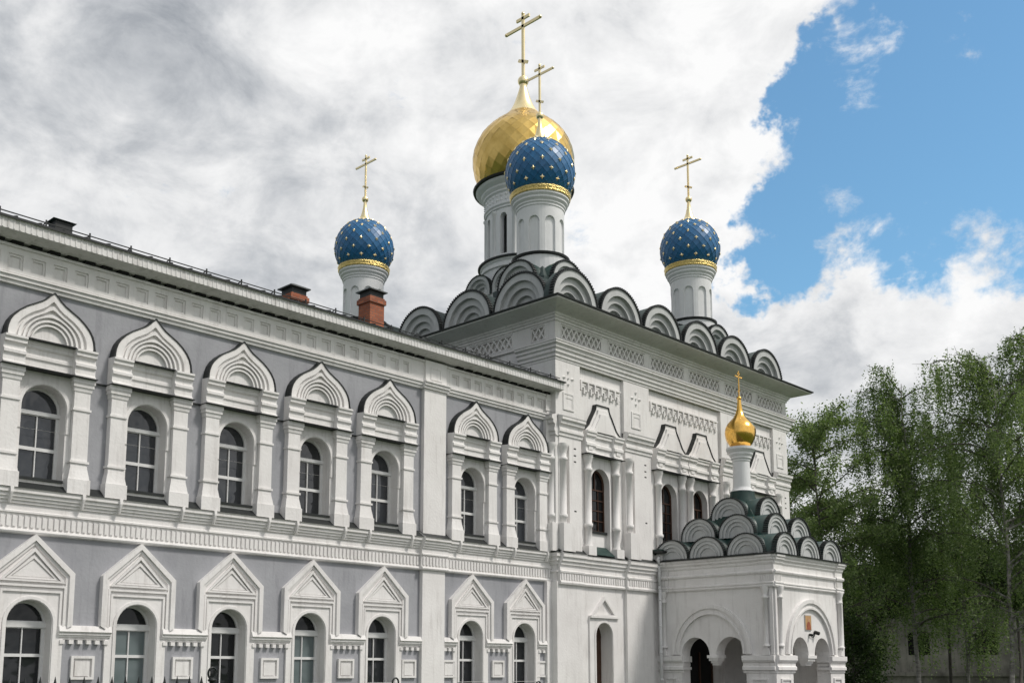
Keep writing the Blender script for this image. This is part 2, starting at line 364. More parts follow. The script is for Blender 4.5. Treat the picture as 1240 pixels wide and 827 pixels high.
mb.raw([(-2.3, 23.36, 11.6), (27.99, 23.36, 11.6), (27.99, 30, RZ(30)), (-2.3, 30, RZ(30)), (-2.3, 36.6, 11.6), (27.99, 36.6, 11.6)], [(0, 1, 2, 3), (3, 2, 5, 4)], 'seam_metal')
mb.raw([(-2.3, 23.34, 11.58), (28.0, 23.34, 11.58), (28.0, 23.34, 11.635), (-2.3, 23.34, 11.635)], [(0, 1, 2, 3)], 'black_metal')
x = -2.2
while x < 27.9:
    mb.raw([(x, 23.35, 11.60), (x+.035, 23.35, 11.60), (x+.035, 30, RZ(30)), (x, 30, RZ(30)), (x, 23.35, 11.67), (x+.035, 23.35, 11.67), (x+.035, 30, RZ(30)+.05), (x, 30, RZ(30)+.05)], [(4, 5, 6, 7), (0, 1, 5, 4), (0, 4, 7, 3), (1, 2, 6, 5)], 'black_metal'); x += .55
wroof = wb(mb, 'roof', wing)
mb = MB()
for z in (.05, .13): mb.bar((-2.2, 23.55, 11.66+z), (27.9, 23.55, 11.66+z), .016, 'black_metal')
x = -2
while x < 27.9: mb.bar((x, 23.55, 11.6), (x, 23.55, 11.86), .022, 'black_metal'); mb.bar((x, 23.55, 11.82), (x, 23.9, 11.75), .015, 'black_metal'); x += 1.05
wb(mb, 'snow_guard', wing)
def chimney(x, y, top, w, hb):
    zb = RZ(y)-.1; mb = MB(); h = w/2
    z1 = top-.42
    mb.box(-h, h, 0, z1-.22-zb, -h, h, 'brick'); mb.box(-h-.05, h+.05, z1-.22-zb, z1-.06-zb, -h-.05, h+.05, 'brick'); mb.box(-h-.01, h+.01, z1-.06-zb, z1-zb, -h-.01, h+.01, 'brick')
    o = place(mb.build('chimney', wroof), (x, y, zb))
    k = MB(); k.box(-h+.02, h-.02, 0, .22, -h+.02, h-.02, 'black_metal')
    e = h+.08
    k.raw([(-e, -e, .2), (e, -e, .2), (e, e, .2), (-e, e, .2), (-e, -e, .235), (e, -e, .235), (e, e, .235), (-e, e, .235), (0, 0, .42)],
          [(0, 1, 2, 3), (0, 1, 5, 4), (1, 2, 6, 5), (2, 3, 7, 6), (3, 0, 4, 7), (4, 5, 8), (5, 6, 8), (6, 7, 8), (7, 4, 8)], 'tin_grey')
    q = place(k.build('chimney_cap', wroof), (x, y, z1))
chimney(21.6, 26.4, 14.2, .60, 1); chimney(18.35, 26.2, 13.40, .58, 1)
mb = MB(); mb.box(-.21, .21, 0, .42, -.2, .2, 'black_metal')
mb.raw([(-.29, -.27, .40), (.29, -.27, .40), (.29, .27, .40), (-.29, .27, .40), (-.12, 0, .52), (.12, 0, .52)], [(0, 1, 2, 3), (0, 1, 5, 4), (1, 2, 5), (2, 3, 4, 5), (3, 0, 4)], 'seam_metal')
place(mb.build('roof_vent', wroof), (10.2, 24.3, 11.80))
# string course between storeys
mb = MB(front(WY))
for a, b, o in [(-1.6, 21.64, 0), (21.64, 22.74, .12), (22.74, 27.88, 0)]:
    mb.mould([(0, 4.58), (.09+o, 4.60), (.11+o, 4.64), (.09+o, 4.69), (.05+o, 4.70), (.05+o, 5.03), (.10+o, 5.05), (.10+o, 5.09), (.07+o, 5.11), (.07+o, 5.25), (.11+o, 5.26), (.11+o, 5.31), (.15+o, 5.33), (.15+o, 5.38), (.19+o, 5.40), (.19+o, 5.46), (.24+o, 5.49), (.24+o, 5.56), (.27+o, 5.585), (0, 5.80)], a, b, 'white', top='black_metal')
    u = a+.05
    while u < b-.08: mb.box(u, u+.075, 4.74, 4.99, .05+o, .085+o, 'white'); u += .135
wb(mb, 'string_course', wing)
# ---- upper window: frame > pane
def glazed(prefix, oz0, zs, r, trz, midz, pane_mat, dx=0, tilt=False):
    mb = MB(); A = arch(dx, oz0, zs, r); b = .055
    holes = [[(dx-r+b, trz[1]), (dx+r-b, trz[1])]+[(dx+(r-b)*cos(t), max(trz[1]+.01, zs+(r-b)*sin(t))) for t in [pi*i/14 for i in range(15)]]]
    v = .012
    z1, z2 = midz
    holes += [rect(dx-r+b+.02, dx-v, oz0+b, z1), rect(dx+v, dx+r-b-.02, oz0+b, z1), rect(dx-r+b+.02, dx-v, z2, trz[0]), rect(dx+v, dx+r-b-.02, z2, trz[0])]
    mb.plate(A, holes, -.38, -.30, 'frame_white')
    mb.box(dx-r, dx+r, trz[0]+.02, trz[1]-.02, -.30, -.26, 'frame_white')
    mb.box(dx-r-.0, dx+r, oz0-.03, oz0+.03, -.32, .10, 'black_metal')
    w = mb.build(prefix)
    pb = MB(); pb.raw([(p[0], .345, p[1]) for p in arch(dx, oz0+.01, zs, r-.01)], [tuple(range(19))], pane_mat)
    p = pb.build('pane'); p.parent = w; kid(p, w)
    return w
w_up = glazed('window', 5.86, 7.55, .52, (7.40, 7.52), (6.58, 6.66), 'glass'); w_up.parent = wing
w_lo = glazed('window', 1.0, 2.60, .51, (2.49, 2.66), (1.85, 1.92), 'glass_dark', dx=-.03); w_lo.parent = wing
w_loc = glazed('window', 1.0, 2.60, .51, (2.49, 2.66), (1.85, 1.92), 'glass_curtain', dx=-.03); w_loc.parent = wing
tag(w_loc, 'ground-floor window with pale curtains behind the glass')
# curtained lower window keeps a dark transom light
pc = KIDS[w_loc.name][0]; pc.data.materials.append(MAT['glass_dark'])
bm = bmesh.new(); bm.from_mesh(pc.data); bmesh.ops.bisect_plane(bm, geom=bm.verts[:]+bm.edges[:]+bm.faces[:], plane_co=(0, 0, 2.57), plane_no=(0, 0, 1))
for f in bm.faces:
    if f.calc_center_median().z > 2.57: f.material_index = 1
bm.to_mesh(pc.data); bm.free()
# ---- upper surround
def ogee(s=1.0, b=0.0, h=1.18, n=28):
    base = [(1.0, 0), (1.0, .10), (.985, .22), (.94, .36), (.86, .49), (.74, .62), (.59, .74), (.42, .84), (.27, .93), (.15, 1.03), (.06, 1.13), (0, h)]
    out = []
    for i, (x, z) in enumerate(base):
        t = i/(len(base)-1)*pi/2; cxx, czz = cos(t), sin(t)*1.0
        out.append(((x*(1-b)+cxx*b)*s, (z*(1-b)+czz*b)*s))
    return out+[(-x, z) for x, z in reversed(out[:-1])]
def surround_upper():
    mb = MB()
    # white field between the columns, with archivolt
    mb.plate(rect(-.80, .80, 5.66, 8.42), [arch(0, 5.86, 7.55, .52)], 0, .05, 'white')
    mb.plate(arch(0, 7.0, 7.55, .62), [arch(0, 7.001, 7.55, .535)], .05, .075, 'white')
    # entablature with blocks over the columns
    E = [(0, 8.36), (.17, 8.38), (.17, 8.42), (.12, 8.45), (.12, 8.60), (.17, 8.63), (.17, 8.70), (.12, 8.73), (.12, 8.84), (.19, 8.88), (.19, 8.95), (.23, 8.98), (.23, 9.03), (0, 9.06)]
    mb.mould([(d*.75, z) for d, z in E], -.6, .6, 'white', top='black_metal')
    mb.box(-.58, .58, 9.03, 9.055, 0, .30, 'black_metal')
    for c in (-.83, .83): mb.mould([(d+.13 if d > .01 else d, z) for d, z in E], c-.25, c+.25, 'white')
    for a_, b_ in ((-1.285, -1.11), (1.11, 1.285)): mb.box(a_, b_, 8.34, 8.37, 0, .06, 'black_metal')
    mb.box(-1.11, 1.11, 8.352, 8.372, 0, .36, 'black_metal')
    s = mb.build('window_surround')
    # hood with nested ogee mouldings
    hb = MB(); zb = 9.045
    seq = [(1.0, 0, .24), (.84, .0, .17), (.77, .15, .225), (.71, .35, .14), (.65, .65, .20), (.60, .9, .11), (.55, 1, .17), (.50, 1, .09), (.45, 1, .14), (.41, 1, .06)]
    sh = lambda s, b: [(x, zb+z) for x, z in ogee(s, b)]
    for i, (sc, bl, d) in enumerate(seq):
        if i < len(seq)-1:
            n = seq[i+1]; hole = sh(n[0], n[1])
            o = sh(sc, bl)
            # open strip between outlines
            F = hb.F; k = len(o)
            P = [F(p[0], d, p[1]) for p in o]+[F(p[0], d, p[1]) for p in hole]
            hb.raw(P, [(j, j+1, k+j+1, k+j) for j in range(k-1)], 'white')
            dn = n[2]; Q = [F(p[0], d, p[1]) for p in hole]+[F(p[0], dn, p[1]) for p in hole]
            hb.raw(Q, [(j, j+1, k+j+1, k+j) for j in range(k-1)], 'white')
        else: hb.plate(sh(sc, bl), [], d-.01, d, 'white')
    o = sh(1.0, 0); k = len(o); Q = [hb.F(p[0], 0, p[1]) for p in o]+[hb.F(p[0], .24, p[1]) for p in o]
    hb.raw(Q, [(j, j+1, k+j+1, k+j) for j in range(k-1)], 'white')
    h = hb.build('hood'); h.parent = s; kid(h, s)
    cb = MB(); a = sh(1.0, 0)
    def offs(k): return [(x*(1+k), zb-.01+(z-zb)*(1+k*.9)+(.0)) for x, z in a]
    A = offs(.012); B = offs(.045); K = len(A); F = cb.F
    A[0] = (A[0][0], zb-.02); B[0] = (B[0][0]+.03, zb-.03); A[-1] = (A[-1][0], zb-.02); B[-1] = (B[-1][0]-.03, zb-.03)
    P = [F(p[0], 0, p[1]) for p in A]+[F(p[0], .262, p[1]) for p in A]+[F(p[0], .262, p[1]) for p in B]+[F(p[0], 0, p[1]) for p in B]
    for q in range(3): cb.raw(P[q*K:(q+2)*K], [(j, j+1, K+j+1, K+j) for j in range(K-1)], 'black_metal')
    c = cb.build('hood_flashing'); c.parent = s; kid(c, s)
    for c in (-.83, .83):
        q = MB(); st = [(.275, 5.60, .26), (.275, 5.95, .26), (.255, 5.955, .24), (.235, 6.08, .22), (.205, 6.22, .20), (.20, 6.33, .19), (.235, 6.335, .225), (.235, 6.39, .225), (.20, 6.395, .19), (.195, 7.58, .185), (.225, 7.585, .215), (.225, 7.64, .215), (.195, 7.645, .19), (.195, 8.02, .19), (.215, 8.05, .21), (.225, 8.14, .225), (.25, 8.15, .25), (.25, 8.23, .25), (.27, 8.24, .27), (.27, 8.352, .27)]
        for i in range(len(st)-1):
            (a, z0, d0), (b, z1, d1) = st[i], st[i+1]; F = q.F
            P = [F(c-a, 0, z0), F(c-a, d0, z0), F(c+a, d0, z0), F(c+a, 0, z0), F(c-b, 0, z1), F(c-b, d1, z1), F(c+b, d1, z1), F(c+b, 0, z1)]
            q.raw(P, [(0, 1, 5, 4), (1, 2, 6, 5), (2, 3, 7, 6)], 'white')
        F = q.F     # console below
        q.raw([F(c-.27, .27, 5.60), F(c+.27, .27, 5.60), F(c+.27, 0, 5.60), F(c-.27, 0, 5.60)], [(0, 1, 2, 3)], 'white')
        P = [F(c+.14+sx*.022*k, d, z) for sx in (-1, 1) for (d, z, k) in ((.29, 5.60, 1.8), (.30, 5.48, 1.3), (.23, 5.26, .6), (.1, 5.26, .6), (.1, 5.60, 1.8))]
        q.raw(P, [(0, 1, 2, 3, 4), (5, 6, 7, 8, 9), (0, 1, 6, 5), (1, 2, 7, 6), (2, 3, 8, 7)], 'white')
        o = q.build('column'); o.parent = s; kid(o, s)
    return s
s_up = surround_upper(); s_up.parent = wing
# ---- lower surround: stepped gabled frame running on as a rail
def surround_lower():
    mb = MB(); x = -.03
    def g(w, ze, za, zf): return [(x+w, zf), (x+w, ze), (x, za), (x-w, ze), (x-w, zf)]
    # outer raised frame band
    o = [(x-.95, 2.56), (x-.95, 3.76), (x, 4.59), (x+.95, 3.76), (x+.95, 2.56)]
    def band(A, B, d0, d1, mat='white'):
        k = len(A); F = mb.F
        mb.raw([F(p[0], d1, p[1]) for p in A]+[F(p[0], d1, p[1]) for p in B], [(j, j+1, k+j+1, k+j) for j in range(k-1)], mat)
        for C in (A, B): mb.raw([F(p[0], d0, p[1]) for p in C]+[F(p[0], d1, p[1]) for p in C], [(j, j+1, k+j+1, k+j) for j in range(k-1)], mat)
    def G(w, ze, za, zf): return [(x-w, zf), (x-w, ze), (x, za), (x+w, ze), (x+w, zf)]
    band(G(.95, 3.76, 4.59, 2.57), G(.83, 3.70, 4.45, 2.50), 0, .16)
    band(G(.83, 3.70, 4.44, 2.50), G(.76, 3.66, 4.36, 2.50), 0, .11)
    # field plate (with the opening)
    mb.plate([(x-.78, .95), (x+.78, .95), (x+.78, 3.67), (x, 4.38), (x-.78, 3.67)][0:5], [arch(x, 1.0, 2.60, .51)], 0, .06, 'white')
    mb.plate(arch(x, 1.2, 2.60, .60), [arch(x, 1.21, 2.60, .53)], .06, .085, 'white')
    # triangle mouldings
    def tri(w, zb, za): return [(x-w, zb), (x+w, zb), (x, za)]
    mb.plate(tri(.74, 3.52, 4.29), [tri(.64, 3.565, 4.20)], .06, .13, 'white')
    mb.plate(tri(.60, 3.58, 4.13), [tri(.50, 3.62, 4.05)], .06, .10, 'white')
    mb.plate(tri(.46, 3.64, 4.0), [], .06, .075, 'white')
    # inner square frame bands
    for w, zt, d in ((.78, 3.46, .12), (.70, 3.34, .10)):
        mb.plate([(x-w, 2.4), (x-w+.05, 2.4), (x-w+.05, zt-.05), (x+w-.05, zt-.05), (x+w-.05, 2.4), (x+w, 2.4), (x+w, zt), (x-w, zt)], [], .06, d, 'white')
    return mb.build('window_surround')
s_lo = surround_lower(); s_lo.parent = wing
def panel_unit():
    mb = MB(); mb.plate(rect(-.28, .28, 1.34, 1.88), [rect(-.22, .22, 1.40, 1.82)], 0, .07, 'white'); mb.plate(rect(-.18, .17, 1.42, 1.76), [], 0, .05, 'white')
    mb.plate(rect(-.22, .22, 1.40, 1.82), [], 0, .015, 'white')
    return mb.build('relief_panel')
pan = panel_unit(); pan.parent = wing
first = True
mids = []
for i, u in enumerate(US):
    for src, nm in ((w_up, 0), (s_up, 0), (s_lo, 0)):
        if i == 0: place(src, (u, WY, 0))
        else: dup(src, wing, (u, WY, 0))
    ws = w_loc if abs(u-12.52) < .01 or abs(u-17.66) < .01 else w_lo
    if i == 0: place(w_lo, (u, WY, 0))
    elif abs(u-12.52) < .01: place(w_loc, (u, WY, 0))
    else: dup(ws, wing, (u, WY, 0))
for i in range(len(US)-1):
    a, b = US[i]-.03+.66, US[i+1]-.03-.66
    segs = [(a, b)] if not (US[i] < 21.7 < US[i+1]) else [(a, 21.72), (22.66, b)]
    mids += segs
mids.append((US[-1]-.03+.66, 27.5)); mids.append((-1.6, US[0]-.69))
for a, b in mids:
    mb = MB(front(WY)); mb.mould([(0, 2.24), (.05, 2.25), (.05, 2.30), (.09, 2.31), (.09, 2.345), (.12, 2.355), (.12, 2.40), (.14, 2.41), (.16, 2.43), (.11, 2.56), (0, 2.575)], a, b, 'white')
    n = max(2, int((b-a+.1)/.22)); st = (b-a)/n
    for k in range(n): mb.box(a+st*(k+.5)-.055, a+st*(k+.5)+.055, 2.15, 2.24, 0, .09, 'white')
    wb(mb, 'sill_rail', wing)
fp = True
for k, (a, b) in enumerate(mids[:-1]):
    c = (a+b)/2
    if b-a < .5: c = a+.27 if a > 22.6 and a < 23 else c
    if k == 0: place(pan, (c, WY, 0))
    else: dup(pan, wing, (c, WY, 0))
# ================================================================== CHURCH
CX0, CX1, CY0, CY1 = 27.87, 44.20, 23.75, 41.05
ccx, ccy = 36.0, 32.4
church = empty('cathedral', (ccx, ccy, 0), 'tall white church with a gold central dome, blue star-studded domes and rows of semicircular gables', 'church')
CW = [30.35, 34.72, 36.95, 41.62]
PIL = [(27.87, 29.10), (31.72, 33.35), (38.55, 40.15), (42.95, 44.20)]
mb = MB(front(CY0))
cuts = [27.87, 32.5, 35.83, 39.3, 44.2]
for i, u in enumerate(CW):
    holes = [arch(u, 5.80, 8.33, .55)]
    if i == 0: holes.append(arch(30.42, .3, 2.78, .47))
    mb.plate(rect(cuts[i], cuts[i+1], 0, 14.7), holes, -.001, 0, 'white')
    for h in holes: mb.plate(h, [], -.55, 0, 'white', face=False)
for F_, a, b in ((leftf(CX0), CY0, CY1), (rightf(CX1), CY0, CY1)):
    mb.F = F_; mb.plate(rect(a, b, 0, 14.7), [], -.001, 0, 'white')
mb.F = lambda u, d, z: (u, CY1+d, z); mb.plate(rect(CX0, CX1, 0, 14.7), [], -.001, 0, 'white')
wb(mb, 'wall', church)
# pilasters with engaged colonnettes
def colon(mb, u, d, z0, z1, r, mat='white'):
    F = mb.F; p = [(r*1.15, z0), (r*1.15, z0+.08), (r, z0+.12), (r, z0+.7), (r*1.25, z0+.72), (r*1.3, z0+.78), (r*1.25, z0+.84), (r, z0+.86), (r, z1-.62), (r*1.25, z1-.60), (r*1.3, z1-.55), (r*1.25, z1-.50), (r*1.02, z1-.48), (r*1.05, z1-.32), (r*1.5, z1-.14), (r*1.6, z1-.12), (r*1.6, z1)]
    n = 14; P = [F(u+rr*cos(2*pi*i/n), d+rr*sin(2*pi*i/n), z) for rr, z in p for i in range(n)]
    mb.raw(P, [(j*n+i, j*n+(i+1) % n, (j+1)*n+(i+1) % n, (j+1)*n+i) for j in range(len(p)-1) for i in range(n)], mat, True)
def ch_pilaster(F_, a, b, side='L'):
    mb = MB(F_); w = b-a
    gu0, gu1 = (a+.50, a+.72)
    mb.plate(rect(a, b, 5.6, 9.80), [rect(a+.38, a+.56, 6.6, 9.45)], 0, .16, 'white')
    colon(mb, a+.18, .18, 6.1, 9.46, .125)
    mb.plate([(a-.03, 5.64), (a+.60, 5.64), (a+.60, 6.35), (a+.46, 6.62), (a-.03, 6.62)], [], .1, .38, 'white')
    mb.mould([(.0, 9.72), (.14, 9.72), (.20, 9.75), (.20, 9.85), (.25, 9.88), (.25, 9.97), (.22, 9.99), (.22, 10.12), (.30, 10.16), (.30, 10.26), (.37, 10.30), (.37, 10.38), (.39, 10.42), (.14, 10.50)], a-.04, b+.04, 'white', top='black_metal')
    mb.box(a, b, 10.45, 12.6, 0, .13, 'white')
    mb.box(a, b, 0, 4.6, 0, .13, 'white')
    c = (a+b)/2-.05
    mb.plate(rect(c-.30, c+.30, 10.72, 11.36), [rect(c-.24, c+.24, 10.78, 11.30)], .13, .16, 'white')
    mb.plate(rect(c-.24, c+.24, 10.78, 11.30), [rect(c-.16, c+.20, 10.82, 11.16)], .13, .145, 'white')
    # cross of five diamonds
    z = 11.90
    for dx, dz, s in ((0, 0, .07), (0, .24, .10), (0, -.22, .10), (.23, 0, .10), (-.23, 0, .10)):
        hx, hz = (s*.72, s*1.1) if dx == 0 else (s*1.1, s*.72)
        P = [mb.F(c+dx-hx, .13, z+dz), mb.F(c+dx, .13, z+dz-hz), mb.F(c+dx+hx, .13, z+dz), mb.F(c+dx, .13, z+dz+hz), mb.F(c+dx, .20, z+dz)]
        mb.raw(P, [(0, 1, 4), (1, 2, 4), (2, 3, 4), (3, 0, 4)], 'white')
    for zq in (9.35, 9.1, 8.88, 7.1): mb.box(b-.42, b-.30, zq, zq+.05, .155, .163, 'dark_room')
    return wb(mb, 'pilaster', church)
for a, b in PIL: ch_pilaster(front(CY0), a, b)
ch_pilaster(leftf(CX0), CY0-.13, CY0+1.5)
# string course, mid cornice, eaves as mitred loops
mb = MB(); mb.loop([(0, 4.50), (.08, 4.52), (.10, 4.57), (.08, 4.62), (.05, 4.63), (.05, 4.90), (.09, 4.92), (.10, 4.97), (.05, 5.0), (.05, 5.16), (.11, 5.2), (.11, 5.28), (.17, 5.32), (.17, 5.42), (.23, 5.46), (.23, 5.55), (.25, 5.58), (0, 5.80)], CX0-.02, CY0-.02, CX1+.02, CY1, 'white', top='black_metal')
for a, b in PIL[:]:
    mb.F = front(CY0-.02); mb.mould([(0, 4.49), (.2, 4.51), (.22, 4.57), (.2, 4.63), (.17, 4.64), (.17, 4.89), (.21, 4.91), (.22, 4.97), (.17, 5.0), (.17, 5.15), (.23, 5.19), (.23, 5.27), (.29, 5.31), (.29, 5.41), (.35, 5.45), (.35, 5.54), (.37, 5.58), (0, 5.81)], a-.03, b+.03, 'white', top='black_metal')
u = 27.9
while u < 44.2:
    on = any(a < u < b for a, b in PIL); mb.F = front(CY0-.02); o = .17 if on else .05
    mb.box(u, u+.07, 4.67, 4.88, o, o+.03, 'white'); u += .14
wb(mb, 'string_course', church)
mb = MB(); MC = [(0, 12.48), (.05, 12.50), (.05, 12.56), (.10, 12.60), (.10, 12.68), (.16, 12.74), (.16, 12.84), (.22, 12.88), (.22, 12.96), (.30, 13.02), (.30, 13.08), (.33, 13.10), (.33, 13.13), (.02, 13.22)]
mb.F = front(CY0)
ring = MB(); mb.loop(MC, CX0-.1, CY0-.1, CX1+.1, CY1, 'white', top='black_metal', sides='SE')
mb.F = leftf(CX0-.1); mb.mould([(0, 12.48)]+MC[1:-1]+[(0, 13.22)], CY0-.1, CY0+1.6, 'white', top='black_metal')
P = [(CX0-.1-o, CY0-.1-o, z) for o, z in MC]+[(CX0-.1-o, CY0-.1, z) for o, z in MC]; n = len(MC)
mb.raw(P, [(i, i+1, n+i+1, n+i) for i in range(n-1)], 'white')
wb(mb, 'middle_cornice', church)
mb = MB()     # upper cornice and wide sloping soffit
mb.loop([(0, 13.92), (.05, 13.93), (.05, 14.0), (.11, 14.04), (.11, 14.09), (.16, 14.12), (.16, 14.17), (.20, 14.19), (.86, 14.36), (.88, 14.36), (.88, 14.405), (.86, 14.41)], CX0-.1, CY0-.1, CX1+.1, CY1, 'white')
wb(mb, 'upper_cornice', church)
mb = MB(); mb.loop([(.86, 14.41), (.95, 14.41), (.96, 14.46), (.9, 14.485), (-.25, 14.86)], CX0-.1, CY0-.1, CX1+.1, CY1, 'black_metal')
k = CX0-1.0
wb(mb, 'eave_edge', church)
# lattice friezes
def lattice(F_, a, b, z0, z1, n):
    mb = MB(F_); d0 = .10
    mb.plate(rect(a-.05, b+.05, z0-.05, z1+.05), [rect(a, b, z0, z1)], .0, d0+.012, 'white')
    mb.box(a-.05, b+.05, z1+.05, z1+.07, .1, d0+.05, 'white')
    st = (b-a)/n; w = .055
    for k in range(-1, n+1):
        for sg in (1, -1):
            x0 = a+k*st; x1 = x0+st*1.0
            pa, pb = (x0, z0), (x1+st*.0, z1)
            if sg < 0: pa, pb = (x0, z1), (x1, z0)
            # clip
            def cl(p, q):
                (ax, az), (bx, bz) = p, q
                if ax < a: t = (a-ax)/(bx-ax); ax, az = a, az+(bz-az)*t
                if bx > b: t = (b-ax)/(bx-ax) if bx != ax else 1; bx, bz = b, az+(bz-az)*t
                return (ax, az), (bx, bz)
            if x1 <= a+1e-6 or x0 >= b-1e-6: continue
            pa, pb = cl(pa, pb); L_ = math.hypot(pb[0]-pa[0], pb[1]-pa[1])
            if L_ < .05: continue
            ux, uz = (pb[0]-pa[0])/L_, (pb[1]-pa[1])/L_; nx, nz = -uz*w/2, ux*w/2
            q = [(pa[0]+nx, pa[1]+nz), (pa[0]-nx, pa[1]-nz), (pb[0]-nx, pb[1]-nz), (pb[0]+nx, pb[1]+nz)]
            mb.plate(q, [], .02, d0+.004*(1 if sg > 0 else 0), 'white')
    return wb(mb, 'lattice_frieze', church)
mb = MB(front(CY0))
LF = [(28.12, 30.40), (30.88, 33.10), (33.58, 35.85), (36.28, 38.55), (39.02, 41.25), (41.72, 43.95)]
def fieldwithholes(F_, a, b, z0, z1, holes):
    mb = MB(F_); mb.plate(rect(a, b, z0, z1), [rect(p-.05, q+.05, 13.30, 13.84) for p, q in holes], 0, .10, 'white'); return mb
wb(fieldwithholes(front(CY0), CX0-.096, CX1+.1, 13.2, 13.95, LF), 'frieze', church)
for p, q in LF: lattice(front(CY0), p, q, 13.35, 13.79, 8)
LL = [(24.15, 24.75), (25.75, 27.9), (28.5, 30.6)]
wb(fieldwithholes(leftf(CX0), CY0-.096, CY1, 13.2, 13.95, LL), 'frieze', church)
for p, q in LL: lattice(leftf(CX0), p, q, 13.35, 13.79, max(2, int((q-p)/.28)))
# carved meander friezes below the middle cornice
def meander(a, b, z0=11.55, z1=12.0):
    mb = MB(front(CY0)); mb.box(a, b, z1-.03, z1+.03, 0, .10, 'white'); n = max(4, int((b-a)/.36)); st = (b-a)/n
    for k in range(n):
        x = a+k*st
        mb.box(x, x+.07, z0+.10, z1-.03, 0, .11, 'white')
        mb.box(x+.07, x+st*.55, z0+.22, z0+.29, 0, .08, 'white')
        mb.box(x+st*.5, x+st*.5+.07, z0, z0+.22, 0, .08, 'white')
        mb.box(x+st*.5+.07, x+st-.03, z0+.08, z0+.14, 0, .08, 'white')
        mb.box(x+st*.3, x+st*.8, z1-.14, z1-.09, 0, .07, 'white')
    wb(mb, 'carved_frieze', church)
meander(29.2, 31.6); meander(33.5, 38.4); meander(40.3, 42.85)
# church window and surround
def ch_window():
    mb = MB(); A = arch(0, 6.55, 8.33, .55); b = .06
    zs = [6.60, 6.98, 7.36, 7.74, 8.12]; holes = []
    for i in range(4):
        for (x0, x1) in ((-.49, -.19), (-.165, .165), (.19, .49)): holes.append(rect(x0, x1, zs[i]+.02, zs[i+1]-.015))
    holes.append([(-.47, 8.15), (-.02, 8.15), (-.02, 8.80), (-.2, 8.76), (-.36, 8.63), (-.46, 8.45)]); holes.append([(.47, 8.15), (.46, 8.45), (.36, 8.63), (.2, 8.76), (.02, 8.80), (.02, 8.15)][::-1])
    mb.plate(A, holes, -.30, -.23, 'wood'); mb.box(-.548, .548, 6.50, 6.58, -.3, -.10, 'black_metal')
    w = mb.build('window'); w.parent = church
    p = MB(); p.raw([(q[0], .27, q[1]) for q in A], [tuple(range(19))], 'glass_dark'); pp = p.build('pane'); pp.parent = w; kid(pp, w)
    return w
def ch_surround():
    mb = MB()
    mb.plate(rect(-.62, .62, 5.64, 9.32), [arch(0, 5.78, 8.33, .55)], 0, .03, 'white')
    mb.box(-.549, .549, 5.79, 6.52, -.5, -.17, 'white'); 
    mb.raw([mb.F(-.54, -.16, 6.02), mb.F(.54, -.16, 6.02), mb.F(.54, .27, 5.66), mb.F(-.54, .27, 5.66)], [(0, 1, 2, 3)], 'teal')
    E = [(0, 9.30), (.16, 9.32), (.16, 9.38), (.12, 9.42), (.12, 9.56), (.18, 9.60), (.18, 9.70), (.13, 9.74), (.13, 9.92), (.20, 9.96), (.20, 10.04), (.24, 10.08), (.24, 10.14), (0, 10.18)]
    mb.mould(E, -.6, .6, 'white')
    for c in (-.82, .82):
        mb.mould([(d+.12 if d > .01 else d, z) for d, z in E], c-.27, c+.27, 'white')
        mb.box(c-.12, c+.12, 9.45, 9.62, .2, .27, 'white')
    mb.box(-1.12, 1.12, 9.285, 9.302, 0, .36, 'black_metal')
    s = mb.build('window_surround'); s.parent = church
    T = lambda k, z: [(-1.05*k, z), (-.80*k, z+.22*k), (-.55*k, z+.62*k), (-.40*k, z+.84*k), (-.36*k, z+1.02*k), (.36*k, z+1.02*k), (.40*k, z+.84*k), (.55*k, z+.62*k), (.80*k, z+.22*k), (1.05*k, z)]
    pb = MB()
    for k, d in ((1.0, .16), (.84, .22), (.68, .28), (.50, .24)): pb.plate(T(k, 10.17), [], 0 if k == 1 else .1, d, 'white')
    o = pb.build('pediment'); o.parent = s; kid(o, s)
    cb = MB(); A = T(1.005, 10.17); B = T(1.04, 10.17); K = len(A); F = cb.F
    P = [F(p[0], 0, p[1]) for p in A]+[F(p[0], .20, p[1]) for p in A]+[F(p[0], .20, p[1]) for p in B]+[F(p[0], 0, p[1]) for p in B]
    for q in range(3): cb.raw(P[q*K:(q+2)*K], [(j, j+1, K+j+1, K+j) for j in range(K-1)], 'black_metal')
    o = cb.build('pediment_flashing'); o.parent = s; kid(o, s)
    for c in (-.82, .82):
        q = MB(); q.box(c-.22, c+.22, 5.62, 5.95, 0, .30, 'white'); colon(q, c, .11, 5.93, 9.29, .125)
        o = q.build('column'); o.parent = s; kid(o, s)
    return s
cw = ch_window(); cs = ch_surround()
for i, u in enumerate(CW):
    if i == 0: place(cw, (u, CY0, 0)); place(cs, (u, CY0, 0))
    else: dup(cw, church, (u, CY0, 0)); dup(cs, church, (u, CY0, 0))
# ground-floor niche door
mb = MB(front(CY0)); x = 30.42
mb.plate([(x-.82, 0), (x+.82, 0), (x+.82, 3.50), (x-.82, 3.50)], [arch(x, .3, 2.78, .47)], 0, .06, 'white')
mb.plate(arch(x, .31, 2.78, .56), [arch(x, .32, 2.78, .49)], .06, .085, 'white')
mb.plate(rect(x-.82, x+.82, 3.42, 3.50), [], .06, .14, 'white'); mb.plate([(x-.70, 3.50), (x+.70, 3.50), (x, 4.20)], [[(x-.55, 3.55), (x+.55, 3.55), (x, 4.08)]], 0, .12, 'white')
mb.plate([(x-.5, 3.55), (x+.5, 3.55), (x, 4.05)], [], 0, .03, 'white')
wb(mb, 'door_surround', church)
mb = MB(front(CY0)); mb.plate(arch(x, .3, 2.78, .47), [], -.5, -.46, 'wood')
for z in (.9, 1.5, 2.1, 2.7): mb.box(x-.4, x+.4, z, z+.06, -.46, -.43, 'wood')
